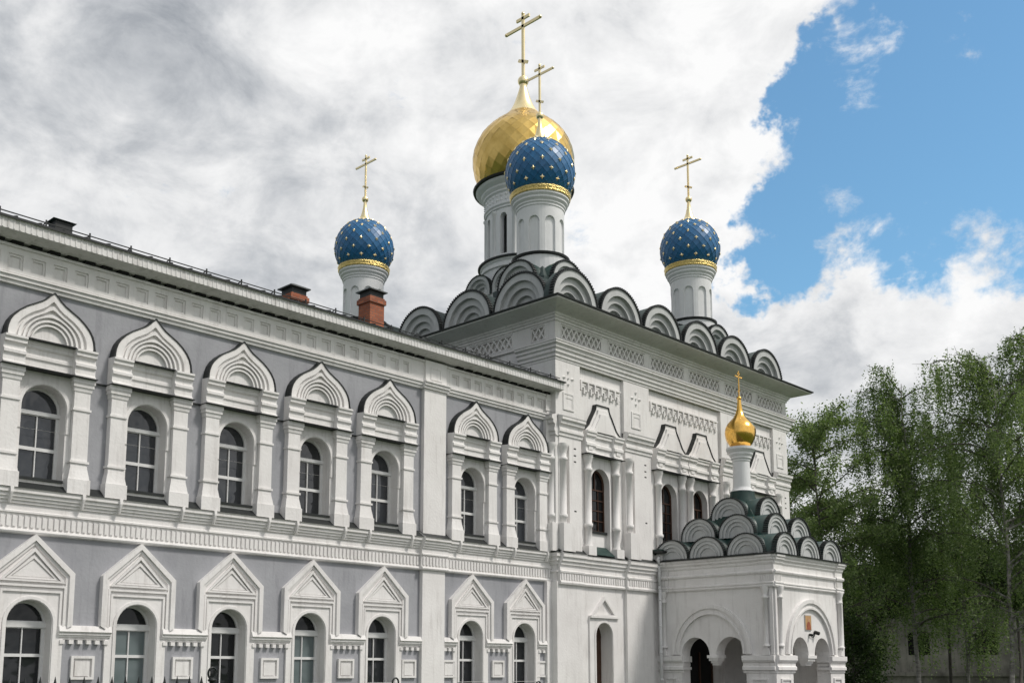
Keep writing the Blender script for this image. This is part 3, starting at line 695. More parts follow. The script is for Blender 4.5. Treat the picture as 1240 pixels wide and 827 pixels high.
for u in (-.02,): mb.box(x+u-.02, x+u+.02, .35, 3.1, -.46, -.42, 'wood')
wb(mb, 'door', church)
# gables (zakomary)
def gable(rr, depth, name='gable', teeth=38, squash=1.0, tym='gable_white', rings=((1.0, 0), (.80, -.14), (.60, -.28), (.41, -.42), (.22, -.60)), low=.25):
    mb = MB(); f = rr*(.975 if rr < .9 else .970); tk = .026 if rr < .9 else .040
    N_ = 26
    def pts(r): return [(-r, -low)]+[(-r*cos(pi*i/N_), r*sin(pi*i/N_)*squash) for i in range(N_+1)]+[(r, -low)]
    F = mb.F
    for i, (s_, d) in enumerate(rings):
        A = pts(f*s_); K = len(A)
        if i < len(rings)-1:
            B = pts(f*rings[i+1][0]); d2 = rings[i+1][1]
            mb.raw([F(p[0], d, p[1]) for p in A]+[F(p[0], d, p[1]) for p in B], [(j, j+1, K+j+1, K+j) for j in range(K-1)], tym)
            mb.raw([F(p[0], d, p[1]) for p in B]+[F(p[0], d2, p[1]) for p in B], [(j, j+1, K+j+1, K+j) for j in range(K-1)], tym, False)
            m = f*(s_+rings[i+1][0])/2
        else: mb.raw([F(p[0], d, p[1]) for p in A], [tuple(range(K))], tym if teeth and name != 'gable' else tym)
    g = mb.build(name)
    rb = MB(); A = pts(f+.003); B = pts(rr); K = len(A); F = rb.F
    rb.raw([F(p[0], .05, p[1]) for p in A]+[F(p[0], .05, p[1]) for p in B], [(j, j+1, K+j+1, K+j) for j in range(K-1)], 'black_metal')
    rb.raw([F(p[0], 0, p[1]) for p in A]+[F(p[0], .05, p[1]) for p in A], [(j, j+1, K+j+1, K+j) for j in range(K-1)], 'black_metal')
    rb.raw([F(p[0], .05, p[1]) for p in B]+[F(p[0], -depth, p[1]) for p in B], [(j, j+1, K+j+1, K+j) for j in range(K-1)], 'teal' if name != 'gable' else 'teal_dark', True)
    for i in range(teeth):           # scalloped sheet edge
        a = pi*(i+.5)/teeth; h = pi/teeth*.30; r0, r1 = rr-.02, rr+tk
        P = [F(-r*cos(t), d, r*sin(t)*squash) for d in (.055, -.14) for r, t in ((r0, a-h), (r1, a-h*.8), (r1, a+h*.8), (r0, a+h))]
        rb.raw(P, [(0, 1, 2, 3), (4, 5, 6, 7), (0, 1, 5, 4), (1, 2, 6, 5), (2, 3, 7, 6)], 'black_metal')
    r_ = rb.build('gable_roof'); r_.parent = g; kid(r_, g)
    return g
varied('teal_dark', (.014, .030, .028), (.03, .055, .051), 4, .45, spec=.5, bump=.3, bscale=4, bdist=.04)
LR = -pi/2
gz = 14.82
g0 = gable(1.31, 2.2, squash=1.02); g0.parent = church
ks = [29.03+2.765*k for k in range(6)]
g_short = gable(1.31, .42, squash=1.02); g_short.parent = church; place(g_short, (ks[0], CY0-.02, gz))
for i, x in enumerate(ks[1:]):
    if i == 0: place(g0, (x, CY0-.02, gz))
    else: dup(g0, church, (x, CY0-.02, gz))
for i in range(6): dup(g0, church, (CX0-.05, 25.42+2.77*i, gz), LR)
# roof
mb = MB(); zr = 14.7
A = [(CX0+.15, CY0+.15, zr), (CX1-.15, CY0+.15, zr), (CX1-.15, CY1-.15, zr), (CX0+.15, CY1-.15, zr)]
B = [(ccx-3, ccy-3, 17.4), (ccx+3, ccy-3, 17.4), (ccx+3, ccy+3, 17.4), (ccx-3, ccy+3, 17.4)]
mb.raw(A+B, [(0, 1, 5, 4), (1, 2, 6, 5), (2, 3, 7, 6), (3, 0, 4, 7), (4, 5, 6, 7)], 'teal_dark')
wb(mb, 'roof', church)
# drums
def cyl_wall(mb, n, r, z0, z1, zb, zt, hw, dep, mat, inner=None, off=0.0, steps=8):
    # wall of n arched blind niches; hw = half-width of niche as fraction of the cell; zb..zt opening (zt = top of the arch)
    inner = inner or mat; cell = 2*pi/n; ro = r; ri = r-dep; rad = hw*cell*r
    for k in range(n):
        a0 = off+k*cell; us = [-.5, -hw]+[-hw+2*hw*i/steps for i in range(1, steps)]+[hw, .5]
        def P(rr, u, z): t = a0+u*cell; return (rr*cos(t), rr*sin(t), z)
        def top(u): return zt-rad+math.sqrt(max(0, 1-(u/hw)**2))*rad
        mb.raw([P(ro, -.5, z0), P(ro, -hw, z0), P(ro, -hw, z1), P(ro, -.5, z1)], [(0, 1, 2, 3)], mat)
        mb.raw([P(ro, hw, z0), P(ro, .5, z0), P(ro, .5, z1), P(ro, hw, z1)], [(0, 1, 2, 3)], mat)
        seg = [-hw+2*hw*i/steps for i in range(steps+1)]
        for i in range(steps):
            u, v = seg[i], seg[i+1]; tu, tv = top(u), top(v)
            mb.raw([P(ro, u, tu), P(ro, v, tv), P(ro, v, z1), P(ro, u, z1)], [(0, 1, 2, 3)], mat)
            mb.raw([P(ro, u, tu), P(ro, v, tv), P(ri, v, tv), P(ri, u, tu)], [(0, 1, 2, 3)], mat)
            mb.raw([P(ri, u, zb), P(ri, v, zb), P(ri, v, tv), P(ri, u, tu)], [(0, 1, 2, 3)], inner)
            mb.raw([P(ro, u, z0), P(ro, v, z0), P(ro, v, zb), P(ro, u, zb)], [(0, 1, 2, 3)], mat)
            mb.raw([P(ro, u, zb), P(ro, v, zb), P(ri, v, zb), P(ri, u, zb)], [(0, 1, 2, 3)], mat)
        for u in (-hw, hw): mb.raw([P(ro, u, zb), P(ri, u, zb), P(ri, u, zt-rad), P(ro, u, zt-rad)], [(0, 1, 2, 3)], mat)
def lozenge_dome(prof, n, mat, seam=None, star=None, rows=None, lift=.012, starmat='gold_pale', smooth=False, jit=0.0, rnd=None):
    # prof: (r,z) polyline; resampled so the lozenges stay near square
    rnd = rnd or random.Random(3); mb = MB()
    pts = [Vector((r, z)) for r, z in prof]
    # dense resample
    def at_len(s):
        acc = 0
        for a, b in zip(pts, pts[1:]):
            l = (b-a).length
            if acc+l >= s: t = (s-acc)/l; p = a.lerp(b, t); return p, (b-a).normalized()
            acc += l
        return pts[-1], (pts[-1]-pts[-2]).normalized()
    total = sum((b-a).length for a, b in zip(pts, pts[1:]))
    ss = [0.0]; 
    while ss[-1] < total:
        p, _ = at_len(ss[-1]); ss.append(ss[-1]+max(1.08*pi*p.x/n, .05))
    ss[-1] = total; rowsP = [at_len(s) for s in ss]; m = len(rowsP)
    def V(j, i): p = rowsP[j][0]; t = 2*pi*(i+(.5 if j % 2 else 0))/n; return Vector((p.x*cos(t), p.x*sin(t), p.y))
    def nrm(j, i):
        tg = rowsP[j][1]; t = 2*pi*(i+(.5 if j % 2 else 0))/n; return Vector((tg.y*cos(t), tg.y*sin(t), -tg.x))
    for j in range(m-2):
        for i in range(n):
            o = j % 2
            a = V(j, i); l = V(j+1, i-1 if o == 0 else i); r = V(j+1, i if o == 0 else i+1); t = V(j+2, i)
            if jit: a, l, r, t = [q+nrm(j+1, i)*rnd.uniform(-jit, jit) for q in (a, l, r, t)]
            mb.raw([a, r, t, l], [(0, 1, 2, 3)], mat, False)
    for i in range(n):     # closing rows
        mb.raw([V(0, i), V(0, i+1), V(1, i)], [(0, 1, 2)], mat)
        j = m-1; o = j % 2; 
        mb.raw([V(j, i), V(j, i+1), V(j-1, i+1 if o == 0 and 1 else i+1)], [(0, 1, 2)], mat)
    if seam:
        for j in range(m-1):
            for i in range(n):
                o = j % 2
                for q in (V(j+1, i-1 if o == 0 else i), V(j+1, i if o == 0 else i+1)):
                    if rowsP[j][0].x > .3: 
                        a = V(j, i)+nrm(j, i)*.004; b = q+nrm(j, i)*.004; mb.bar(a, b, .007, seam, 3)
    if star:
        for j in range(2, m-2):
            if j % 2: continue
            p = rowsP[j][0]
            if p.x < .45: continue
            for i in range(n):
                if (i+(j//2)) % 2: continue
                c = V(j, i); nn = nrm(j, i).normalized(); t = 2*pi*i/n; e1 = Vector((-sin(t), cos(t), 0)); e2 = nn.cross(e1)
                s_ = star; P = []
                for k in range(8):
                    rr = s_ if k % 2 == 0 else s_*.45; an = k*pi/4; P.append(c+nn*.012+e1*(rr*cos(an))+e2*(rr*sin(an)))
                P.append(c+nn*.05); mb.raw(P, [(k, (k+1) % 8, 8) for k in range(8)], starmat)
    return mb
def cross(zb, H, W_, w, axis='y', ball=.17, mat='gold_pale'):
    # zb base of the ball (local), H total height of the cross above the ball
    mb = MB(); mb.lathe([(ball*sin(pi*i/12), zb+ball-ball*cos(pi*i/12)) for i in range(13)], 18, (0, 0, 0), mat)
    z0 = zb+2*ball-.03; ex = (lambda s, z: (0, s, z)) if axis == 'y' else (lambda s, z: (s, 0, z))
    def flat(a, b, hw):   # flat bar
        a = Vector(a); b = Vector(b); d = (b-a).normalized(); side = Vector((1, 0, 0)) if axis == 'y' else Vector((0, 1, 0)); upv = d.cross(side)
        P = [p+side*s*hw*.55+upv*t*hw for p in (a, b) for s, t in ((-1, -1), (1, -1), (1, 1), (-1, 1))]
        mb.raw(P, [(0, 1, 2, 3), (4, 5, 6, 7), (0, 1, 5, 4), (1, 2, 6, 5), (2, 3, 7, 6), (3, 0, 4, 7)], mat)
    flat(ex(0, z0), ex(0, z0+H), w)
    flat(ex(-W_, z0+H*.80), ex(W_, z0+H*.80), w); flat(ex(-W_*.38, z0+H*.925), ex(W_*.38, z0+H*.925), w)
    flat(ex(-W_*.26, z0+H*.24-W_*.13), ex(W_*.26, z0+H*.24+W_*.13), w)
    for p in (ex(-W_, z0+H*.80), ex(W_, z0+H*.80), ex(0, z0+H)):
        mb.lathe([(w*1.25*sin(pi*i/6), -w*1.25*cos(pi*i/6)) for i in range(7)], 8, p, mat)
    return mb
def drum_small():
    mb = MB(); r = .96
    cyl_wall(mb, 9, r, -.32, 1.72, -.28, 1.28, .33, .08, 'white_clean', off=.1, steps=12)
    mb.lathe([(r, 1.7), (r+.03, 1.72), (r+.03, 1.80), (r+.07, 1.84), (r+.07, 1.90), (r+.15, 1.99), (r+.15, 2.06), (r+.22, 2.14), (r+.22, 2.22), (.9, 2.24)], 40, (0, 0, 0), 'white_clean', False)
    mb.lathe([(1.10, -1.15), (1.10, -.40), (1.06, -.38)], 36, (0, 0, 0), 'white_clean', False)
    mb.lathe([(1.06, -.38), (1.16, -.37), (1.18, -.29), (.95, -.22)], 36, (0, 0, 0), 'black_metal', False)
    d = mb.build('drum')
    cb = MB(); cb.lathe([(1.0, 2.20), (1.20, 2.22), (1.23, 2.27), (1.20, 2.31), (1.22, 2.36), (1.25, 2.42), (1.22, 2.47), (1.05, 2.50), (.9, 2.52)], 48, (0, 0, 0), 'gold_relief')
    c = cb.build('gold_collar'); c.parent = d; kid(c, d)
    pr = [(1.05, 2.49), (1.17, 2.62), (1.29, 2.80), (1.375, 3.02), (1.415, 3.25), (1.42, 3.48), (1.385, 3.74), (1.30, 4.0), (1.17, 4.24), (1.0, 4.45), (.80, 4.62), (.58, 4.75), (.38, 4.84), (.26, 4.90)]
    o = lozenge_dome(pr, 24, 'blue', 'blue_seam', .10).build('dome'); o.parent = d; kid(o, d)
    nb = MB(); nb.lathe([(.36, 4.82), (.34, 4.86), (.28, 4.93), (.21, 5.08), (.15, 5.28), (.10, 5.52), (.075, 5.75), (.085, 5.82)], 20, (0, 0, 0), 'gold_pale')
    o = nb.build('dome_neck', fix=False); o.parent = d; kid(o, d)
    o = cross(5.80, 2.12, .72, .045, 'y', .16).build('cross'); o.parent = d; kid(o, d)
    return d
sg = gable(.98, 1.2, name='drum_gable', teeth=26)
sg.parent = church
ds = drum_small(); ds.parent = church; ds['label'] = 'white drum with a blue star-studded onion dome'
DX, DY = 5.43, 5.62; fs = True
for i, (sx, sy) in enumerate(((-1, -1), (-1, 1), (1, -1), (1, 1))):
    c = (ccx+sx*DX+.05, ccy+sy*DY+.03, 18.08)
    if i == 0: place(ds, c)
    else: dup(ds, church, c)
    for j, rz in enumerate((0, LR, -LR, pi)):
        off = Vector((sin(rz)*1.45, -cos(rz)*1.45, 0))
        if i == 0 and j == 0: place(sg, (c[0], c[1]-1.45, 16.42))
        else: dup(sg, church, (c[0]+off.x, c[1]+off.y, 16.42), rz)
    pb = MB(); pb.box(c[0]-1.35, c[0]+1.35, 14.9, 16.5, -(c[1]+1.35), -(c[1]-1.35), 'teal_dark')
    pb.raw([(c[0]-1.3, c[1]-1.3, 16.5), (c[0]+1.3, c[1]-1.3, 16.5), (c[0]+1.3, c[1]+1.3, 16.5), (c[0]-1.3, c[1]+1.3, 16.5), (c[0], c[1], 18.2)], [(0, 1, 4), (1, 2, 4), (2, 3, 4), (3, 0, 4)], 'teal_dark')
    wb(pb, 'drum_pedestal', church)
def drum_big():
    mb = MB(); r = 1.80
    cyl_wall(mb, 10, r, 0, 3.0, .75, 2.75, .17, .30, 'white_clean', 'glass_dark', off=.18)
    for k in range(10):
        t = .18+2*pi*(k+.5)/10; mb.lathe([(.09, .0), (.09, 2.7), (.14, 2.75), (.14, 2.85)], 8, (r*cos(t), r*sin(t), .05), 'white_clean')
    pr = [(r, 2.98), (r+.06, 3.0), (r+.06, 3.08), (r+.12, 3.14), (r+.12, 3.22), (r+.06, 3.26), (r+.06, 3.72), (r+.14, 3.78), (r+.14, 3.86), (r+.24, 3.98), (r+.26, 4.06), (r+.44, 4.2), (r+.52, 4.32)]
    mb.lathe(pr, 48, (0, 0, 0), 'white_clean', False)
    for k in range(44):
        t = 2*pi*k/44; c_, s_ = cos(t), sin(t)
        for dz in (3.37, 3.6):
            a = Vector(((r+.06)*c_, (r+.06)*s_, dz)); e = Vector((-s_, c_, 0)); nn = Vector((c_, s_, 0))
            P = [a-e*.09, a-Vector((0, 0, .09)), a+e*.09, a+Vector((0, 0, .09)), a+nn*.07]; mb.raw(P, [(0, 1, 4), (1, 2, 4), (2, 3, 4), (3, 0, 4)], 'white_clean')
    mb.lathe([(r+.50, 4.30), (r+.62, 4.34), (r+.65, 4.42), (1.9, 4.50)], 48, (0, 0, 0), 'black_metal', False)
    mb.lathe([(2.02, -1.5), (2.02, .0), (2.10, .04), (2.10, .12), (2.02, .16), (2.02, .30), (2.09, .34), (2.09, .42), (1.8, .48)], 48, (0, 0, 0), 'white_clean', False)
    mb.lathe([(2.05, .42), (2.20, .43), (2.20, .50), (1.8, .60)], 48, (0, 0, 0), 'black_metal', False)
    d = mb.build('drum'); tag(d, 'tall white drum with narrow windows under the large golden dome')
    pr = [(1.95, 4.42), (2.15, 4.72), (2.34, 5.1), (2.44, 5.5), (2.48, 5.95), (2.43, 6.4), (2.28, 6.85), (2.03, 7.27), (1.70, 7.62), (1.32, 7.94), (1.0, 8.18), (.82, 8.36)]
    o = lozenge_dome(pr, 26, 'gold', jit=.007).build('dome', fix=False); o.parent = d; kid(o, d)
    nb = MB(); nb.lathe([(.90, 8.24), (.80, 8.38), (.66, 8.58), (.54, 8.80), (.44, 9.02), (.36, 9.24), (.29, 9.46), (.22, 9.7), (.17, 9.9), (.19, 9.98)], 20, (0, 0, 0), 'gold_pale')
    o = nb.build('dome_neck', fix=False); o.parent = d; kid(o, d)
    o = cross(9.92, 3.36, 1.12, .075, 'y', .27).build('cross'); o.parent = d; kid(o, d)
    return d
db = drum_big(); db.parent = church; place(db, (ccx-.1, ccy+.1, 19.95))
bg_ = gable(.82, 1.6, name='drum_gable', teeth=28); bg_.parent = church; k = 0
for rz in (0, LR, -LR, pi):
    for s_ in (-.86, .86):
        p = Vector((ccx-.1, ccy+.1, 18.95))+Vector((sin(rz), -cos(rz), 0))*2.25+Vector((cos(rz), sin(rz), 0))*s_
        if k == 0: place(bg_, p, rz)
        else: dup(bg_, church, p, rz)
        k += 1
mb = MB(); mb.box(ccx-1.9, ccx+1.7, 16.5, 19.0, -(ccy+1.9), -(ccy-1.7), 'teal_dark'); mb.box(ccx-2.3, ccx+2.1, 16.5, 18.9, -(ccy+2.3), -(ccy-2.1), 'gable_white')
wb(mb, 'drum_pedestal', church)
# drainpipe
mb = MB(); q = [(33.62, 23.45, 5.85), (33.50, 23.45, 5.78), (33.66, 23.52, 5.55), (33.66, 23.52, 4.75), (33.60, 23.46, 4.6), (33.60, 23.46, .3), (33.6, 23.3, .2)]
for a, b in zip(q, q[1:]): mb.bar(a, b, .06, 'frame_white', 10)
for z in (5.3, 4.2, 3.2, 2.2, 1.2): mb.lathe([(.06, 0), (.075, .01), (.075, .05), (.06, .06)], 10, (33.60 if z < 4.7 else 33.66, 23.46 if z < 4.7 else 23.52, z), 'frame_white')
wb(mb, 'drainpipe', church)
# ================================================================== PORCH
PX0, PX1, PY0, PY1 = 33.86, 39.04, 18.82, 23.75
porch = empty('church_porch', (36.45, 21.3, 0), 'white entrance porch with tiers of green-roofed semicircular gables and one small golden dome', 'porch')
def porch_side(F_, u0, u1, c1, c2, r, bigc, bigr, full=True):
    mb = MB(F_); zs = 2.13; pend = .16
    # opening outline: two arches joined above the pendant
    L0, R1 = c1-r, c2+r
    out = [(L0, 0), (R1, 0)]+[(c2+r*cos(pi*i/14), zs+r*1.08*sin(pi*i/14)) for i in range(15)]
    ml = c1+r; mr = c2-r; mz = zs
    out += [(mr, 2.0), (mr-.02, 1.98)][:0]
    out += [(c1+r*cos(pi*i/14), zs+r*1.08*sin(pi*i/14)) for i in range(15)]
    # avoid duplicate when the arches nearly touch
    mb.plate(rect(u0, u1, 0, 5.0), [out], -.001, 0, 'white'); mb.plate(out, [], -.55, 0, 'white', face=False)
    mb.plate(rect(u0+.55, u1-.55, 0, 5.0), [out], -.551, -.55, 'white')
    # big arch archivolt
    sq = 1.08
    for ra, rb, d in ((bigr, bigr-.13, .12), (bigr-.13, bigr-.27, .06), (bigr-.27, bigr-.33, .10)):
        A = semi(bigc, zs+.03, ra, 30, sq); B = semi(bigc, zs+.03, rb, 30, sq); K = len(A)
        P = [F_(p[0], d, p[1]) for p in A]+[F_(p[0], d, p[1]) for p in B]; mb.raw(P, [(j, j+1, K+j+1, K+j) for j in range(K-1)], 'white')
        for C in (A, B): mb.raw([F_(p[0], 0, p[1]) for p in C]+[F_(p[0], d, p[1]) for p in C], [(j, j+1, K+j+1, K+j) for j in range(K-1)], 'white')
    o = wb(mb, 'wall', porch)
    # pendant
    m = (c1+c2)/2; pb = MB(F_); g = (mr-ml)/2
    for z0, z1, w, d0, d1 in ((2.02, 2.13, g+.10, -.50, .03), (1.92, 2.02, g+.05, -.45, -.02), (1.84, 1.92, g+.0, -.40, -.08), (1.76, 1.84, max(g-.02, .08), -.36, -.14)): pb.box(m-w, m+w, z0, z1, d0, d1, 'white')
    wb(pb, 'hanging_boss', porch)
    # pier capitals
    E = [(0, 1.48), (.03, 1.5), (.03, 1.56), (.10, 1.60), (.10, 1.70), (.05, 1.74), (.05, 1.84), (.10, 1.88), (.14, 1.94), (.14, 2.10), (0, 2.12)]
    for a, b in ((u0-.0, L0+.10), (R1-.10, u1)):
        cb = MB(F_); cb.mould(E, a, b, 'white')
        x0, x1 = (a, L0+.10) if a == u0 else (R1-.10, b)
        cb.plate(rect(a+.3, b-.3, .5, 1.3), [rect(a+.36, b-.36, .56, 1.24)], 0, .05, 'white') if b-a > .8 else None
        s_, xx = (1, L0) if a == u0 else (-1, R1)      # cap returns inside the opening
        for z0, z1, w in ((1.60, 1.70, .10), (1.88, 2.10, .12), (1.74, 1.84, .05)):
            a_, b_ = sorted((xx, xx+s_*w)); cb.box(a_, b_, z0, z1, -.5, .0, 'white')
        wb(cb, 'pier_capital', porch)
    for c in (u0+.30, u1-.30):
        qb = MB(F_); colon_s(qb, c, .06, 2.42, 4.54, .085)
        qb.plate([(c-.13, 2.12), (c+.13, 2.12), (c+.10, 2.30), (c+.04, 2.42), (c-.04, 2.42), (c-.10, 2.30)], [], 0, .12, 'white')
        wb(qb, 'colonnette', porch)
def colon_s(mb, u, d, z0, z1, r):
    F = mb.F; p = [(r*1.6, z0), (r*1.6, z0+.05), (r*1.2, z0+.07), (r, z0+.12), (r, z1-.44), (r*1.5, z1-.42), (r*1.5, z1-.37), (r*1.0, z1-.35), (r*1.1, z1-.25), (r*1.8, z1-.10), (r*1.8, z1)]
    n = 12; P = [F(u+rr*cos(2*pi*i/n), d+rr*sin(2*pi*i/n), z) for rr, z in p for i in range(n)]
    mb.raw(P, [(j*n+i, j*n+(i+1) % n, (j+1)*n+(i+1) % n, (j+1)*n+i) for j in range(len(p)-1) for i in range(n)], 'white', True)
porch_side(leftf(PX0), PY0, PY1, 20.61, 22.11, .61, 21.42, 1.68)
porch_side(front(PY0), PX0, PX1, 35.66, 37.32, .60, 36.42, 1.86)
mb = MB(rightf(PX1)); mb.box(PY0+.02, PY1, 0, 4.99, -.5, -.002, 'white'); wb(mb, 'wall', porch)
mb = MB()
mb.loop([(0, 4.50), (.07, 4.52), (.09, 4.56), (.07, 4.60), (.10, 4.63), (.10, 4.67), (.03, 4.70), (.03, 4.98), (.10, 5.01), (.12, 5.06), (.10, 5.10), (.03, 5.12), (.03, 5.30), (.08, 5.36), (.08, 5.42), (.15, 5.48), (.15, 5.54), (.20, 5.58), (.20, 5.66)], PX0, PY0, PX1, PY1, 'white', sides='SWE')
for F_, sp in ((leftf(PX0), ((PY0, PY0+.55), (PY1-.45, PY1))), (front(PY0), ((PX0, PX0+.5), (PX1-.5, PX1)))):
    mb.F = F_
    for a, b in sp:
        mb.mould([(0, 4.49), (.12, 4.51), (.14, 4.56), (.12, 4.61), (.15, 4.64), (.15, 4.68), (.08, 4.71), (.08, 4.97), (.15, 5.0), (.17, 5.06), (.15, 5.11), (.08, 5.13), (.08, 5.3), (.13, 5.37), (.13, 5.43), (.20, 5.49), (.20, 5.545), (.245, 5.585), (.245, 5.655), (0, 5.655)], a-.084, b, 'white')
        u = a
        while u < b-.06: mb.box(u, u+.05, 4.74, 4.94, .08, .105, 'white'); u += .09
wb(mb, 'cornice', porch)
for F_, a, b in ((front(PY0), PX0+.02, PX0+.14), (front(PY0), PX1-.14, PX1-.02), (leftf(PX0), PY0+.02, PY0+.14)):
    mb = MB(F_); mb.box(a, b, 2.13, 4.5, 0, .055, 'white'); wb(mb, 'corner_strip', porch)
mb = MB(); mb.box(PX0+.5, PX1-.5, 3.15, 3.3, -(PY1), -(PY0+.5), 'white'); wb(mb, 'ceiling', porch)
mb = MB(); mb.box(PX0+.05, PX1-.05, 0, .25, -PY1, -(PY0+.05), 'pale_stone'); wb(mb, 'floor', porch)
mb = MB(); mb.F = front(PY1); mb.plate(arch(36.45, .25, 2.2, .95), [], 0, .1, 'dark_room')
for u in (35.55, 36.4, 37.3): mb.box(u, u+.09, .25, 2.3, .1, .15, 'wood')
wb(mb, 'door', porch)
# inner door screen and dark doorway panels seen through the side arches
mb = MB(); mb.loop([(.17, 5.655), (.27, 5.66), (.28, 5.70), (.2, 5.715), (-.35, 5.86)], PX0, PY0, PX1, PY1, 'black_metal', sides='SWE')
A = [(PX0+.3, PY0+.3, 5.82), (PX1-.3, PY0+.3, 5.82), (PX1-.3, PY1, 5.82), (PX0+.3, PY1, 5.82)]
c_ = (36.35, 21.4); B = [(c_[0]-.5, c_[1]-.5, 8.0), (c_[0]+.5, c_[1]-.5, 8.0), (c_[0]+.5, c_[1]+.5, 8.0), (c_[0]-.5, c_[1]+.5, 8.0)]
mb.raw(A+B, [(0, 1, 5, 4), (1, 2, 6, 5), (2, 3, 7, 6), (3, 0, 4, 7), (4, 5, 6, 7)], 'teal')
mb.box(33.45, 36.2, 6.02, 6.10, -23.75, -23.25, 'black_metal'); mb.box(33.5, 36.2, 6.10, 6.16, -23.74, -23.35, 'teal')
mb.lathe([(.62, 7.7), (.55, 8.1), (.47, 8.35), (.47, 8.48)], 28, (c_[0], c_[1], 0), 'teal')
wb(mb, 'roof', porch)
RG = ((1.0, 0), (.84, -.05), (.76, -.02), (.66, -.08), (.52, -.05), (.46, -.10))
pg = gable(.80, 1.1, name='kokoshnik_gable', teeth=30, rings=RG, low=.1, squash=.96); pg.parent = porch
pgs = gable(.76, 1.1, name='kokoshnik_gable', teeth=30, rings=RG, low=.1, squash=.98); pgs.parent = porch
fr = [(34.70, 18.72, 5.74), (36.45, 18.72, 5.74), (38.18, 18.72, 5.74), (35.58, 19.52, 6.60), (37.28, 19.52, 6.60), (36.35, 20.25, 7.38)]
for i, p in enumerate(fr):
    if i == 0: place(pg, p)
    else: dup(pg, porch, p)
sd = [(33.76, 23.02, 5.74), (33.76, 21.45, 5.74), (33.76, 19.83, 5.74), (34.52, 22.27, 6.58), (34.52, 20.62, 6.58), (35.32, 21.42, 7.38)]
for i, p in enumerate(sd):
    if i == 0: place(pgs, p, LR)
    else: dup(pgs, porch, p, LR)
for p in ((39.14, 19.85, 5.74), (39.14, 21.45, 5.74), (39.14, 23.02, 5.74), (38.35, 20.62, 6.58), (38.35, 22.27, 6.58)): dup(pgs, porch, p, -LR)
mb = MB(); mb.lathe([(.43, 8.45), (.43, 8.52), (.38, 8.56), (.34, 8.66), (.325, 9.66), (.35, 9.70), (.35, 9.75), (.40, 9.80), (.40, 9.86), (.46, 9.95), (.46, 10.02), (.53, 10.10), (.57, 10.14), (.57, 10.24), (.3, 10.27)], 32, (0, 0, 0), 'white_clean', False)
pd = mb.build('drum'); pd.parent = porch; place(pd, (c_[0], c_[1], 0))
mb = MB(); mb.lathe([(.34, 10.25), (.40, 10.31), (.49, 10.43), (.575, 10.60), (.615, 10.78), (.62, 10.92), (.59, 11.06), (.51, 11.20), (.39, 11.33), (.27, 11.45), (.18, 11.60), (.12, 11.78), (.085, 12.0), (.075, 12.20)], 10, (0, 0, 0), 'gold_rich', True)
o = mb.build('dome', fix=False); o.parent = pd
o = cross(12.16, 1.02, .24, .024, 'x', .095, 'gold_rich').build('cross'); o.parent = pd
# icon, floodlight and camera on the porch front
mb = MB(front(PY0)); mb.box(36.02, 36.50, 3.03, 3.60, 0, .03, 'pale_stone'); mb.box(36.05, 36.47, 3.06, 3.57, .03, .038, 'icon_gold')
mb.plate([(36.12, 3.06), (36.42, 3.06), (36.42, 3.22), (36.36, 3.32), (36.30, 3.36), (36.2, 3.34), (36.13, 3.22)], [], .038, .042, 'icon_red')
mb.plate([(36.27+.055*cos(t), 3.42+.07*sin(t)) for t in [2*pi*i/12 for i in range(12)]], [], .038, .045, 'icon_skin')
wb(mb, 'icon', porch)
mb = MB(); mb.bar((36.33, 18.80, 2.88), (36.33, 18.66, 2.86), .05, 'black_metal', 8); mb.bar((36.75, 18.80, 2.98), (36.72, 18.62, 2.93), .07, 'black_metal', 8)
pts = [(36.36, 18.78, 2.86), (36.46, 18.78, 2.80), (36.58, 18.78, 2.79), (36.68, 18.78, 2.85), (36.74, 18.78, 2.95)]
for a, b in zip(pts, pts[1:]): mb.bar(a, b, .014, 'black_metal', 5)
wb(mb, 'floodlight', porch)
# ================================================================== FENCE
fence = empty('iron_fence', (4.5, 10, 0), 'black spiked iron railing whose spear tips show along the bottom left edge', 'fence')
def at_y(px, Y): d = pxray(px, 820); t = Y/d.y; return d.x*t
x0, x1 = at_y(-40, 10), 5.98
def tipz(x): return 1.53-.02*(x-4)/2
mb = MB()
for z in (.25, 1.22): mb.box(x0-3, x1+.1, z, z+.035, -10.02, -9.98, 'black_metal')
wb(mb, 'rail', fence)
mb = MB(); mb.bar((0, 0, .1), (0, 0, 1.36), .011, 'black_metal', 6); mb.lathe([(0.002, 1.52), (.012, 1.47), (.028, 1.41), (.012, 1.36), (.02, 1.35), (.02, 1.335), (.01, 1.33)], 8, (0, 0, 0), 'black_metal')
pk = mb.build('picket'); pk.parent = fence; x = x1; first = True
while x > x0-2.4:
    if first: place(pk, (x, 10, 0)); first = False
    else: dup(pk, fence, (x, 10, 0))
    x -= .142
def ring_post(px, topz, name='gate_post'):
    xx = at_y(px, 10); mb = MB(); mb.bar((0, 0, 0), (0, 0, topz-.16), .028, 'black_metal', 8)
    for k in range(16):
        a, b = 2*pi*k/16, 2*pi*(k+1)/16; mb.bar((.05*cos(a), 0, topz-.07+.06*sin(a)), (.05*cos(b), 0, topz-.07+.06*sin(b)), .012, 'black_metal', 5)
    mb.lathe([(.03, topz-.16), (.045, topz-.15), (.045, topz-.135), (.02, topz-.12)], 10, (0, 0, 0), 'black_metal')
    o = mb.build(name); o.location = (xx, 10, 0); return o
for px, tz, lab in ((257, 1.62, 'black fence post with ring finial, nearest the spiked railing at lower left'), (479, 1.50, 'black post with small ring finial peeping up below the grey wing near its white pilaster'), (652, 1.44, 'black ring-topped post peeping up at the foot of the church corner')):
    tag(ring_post(px, tz), lab, 'post', 'ring-topped iron posts')
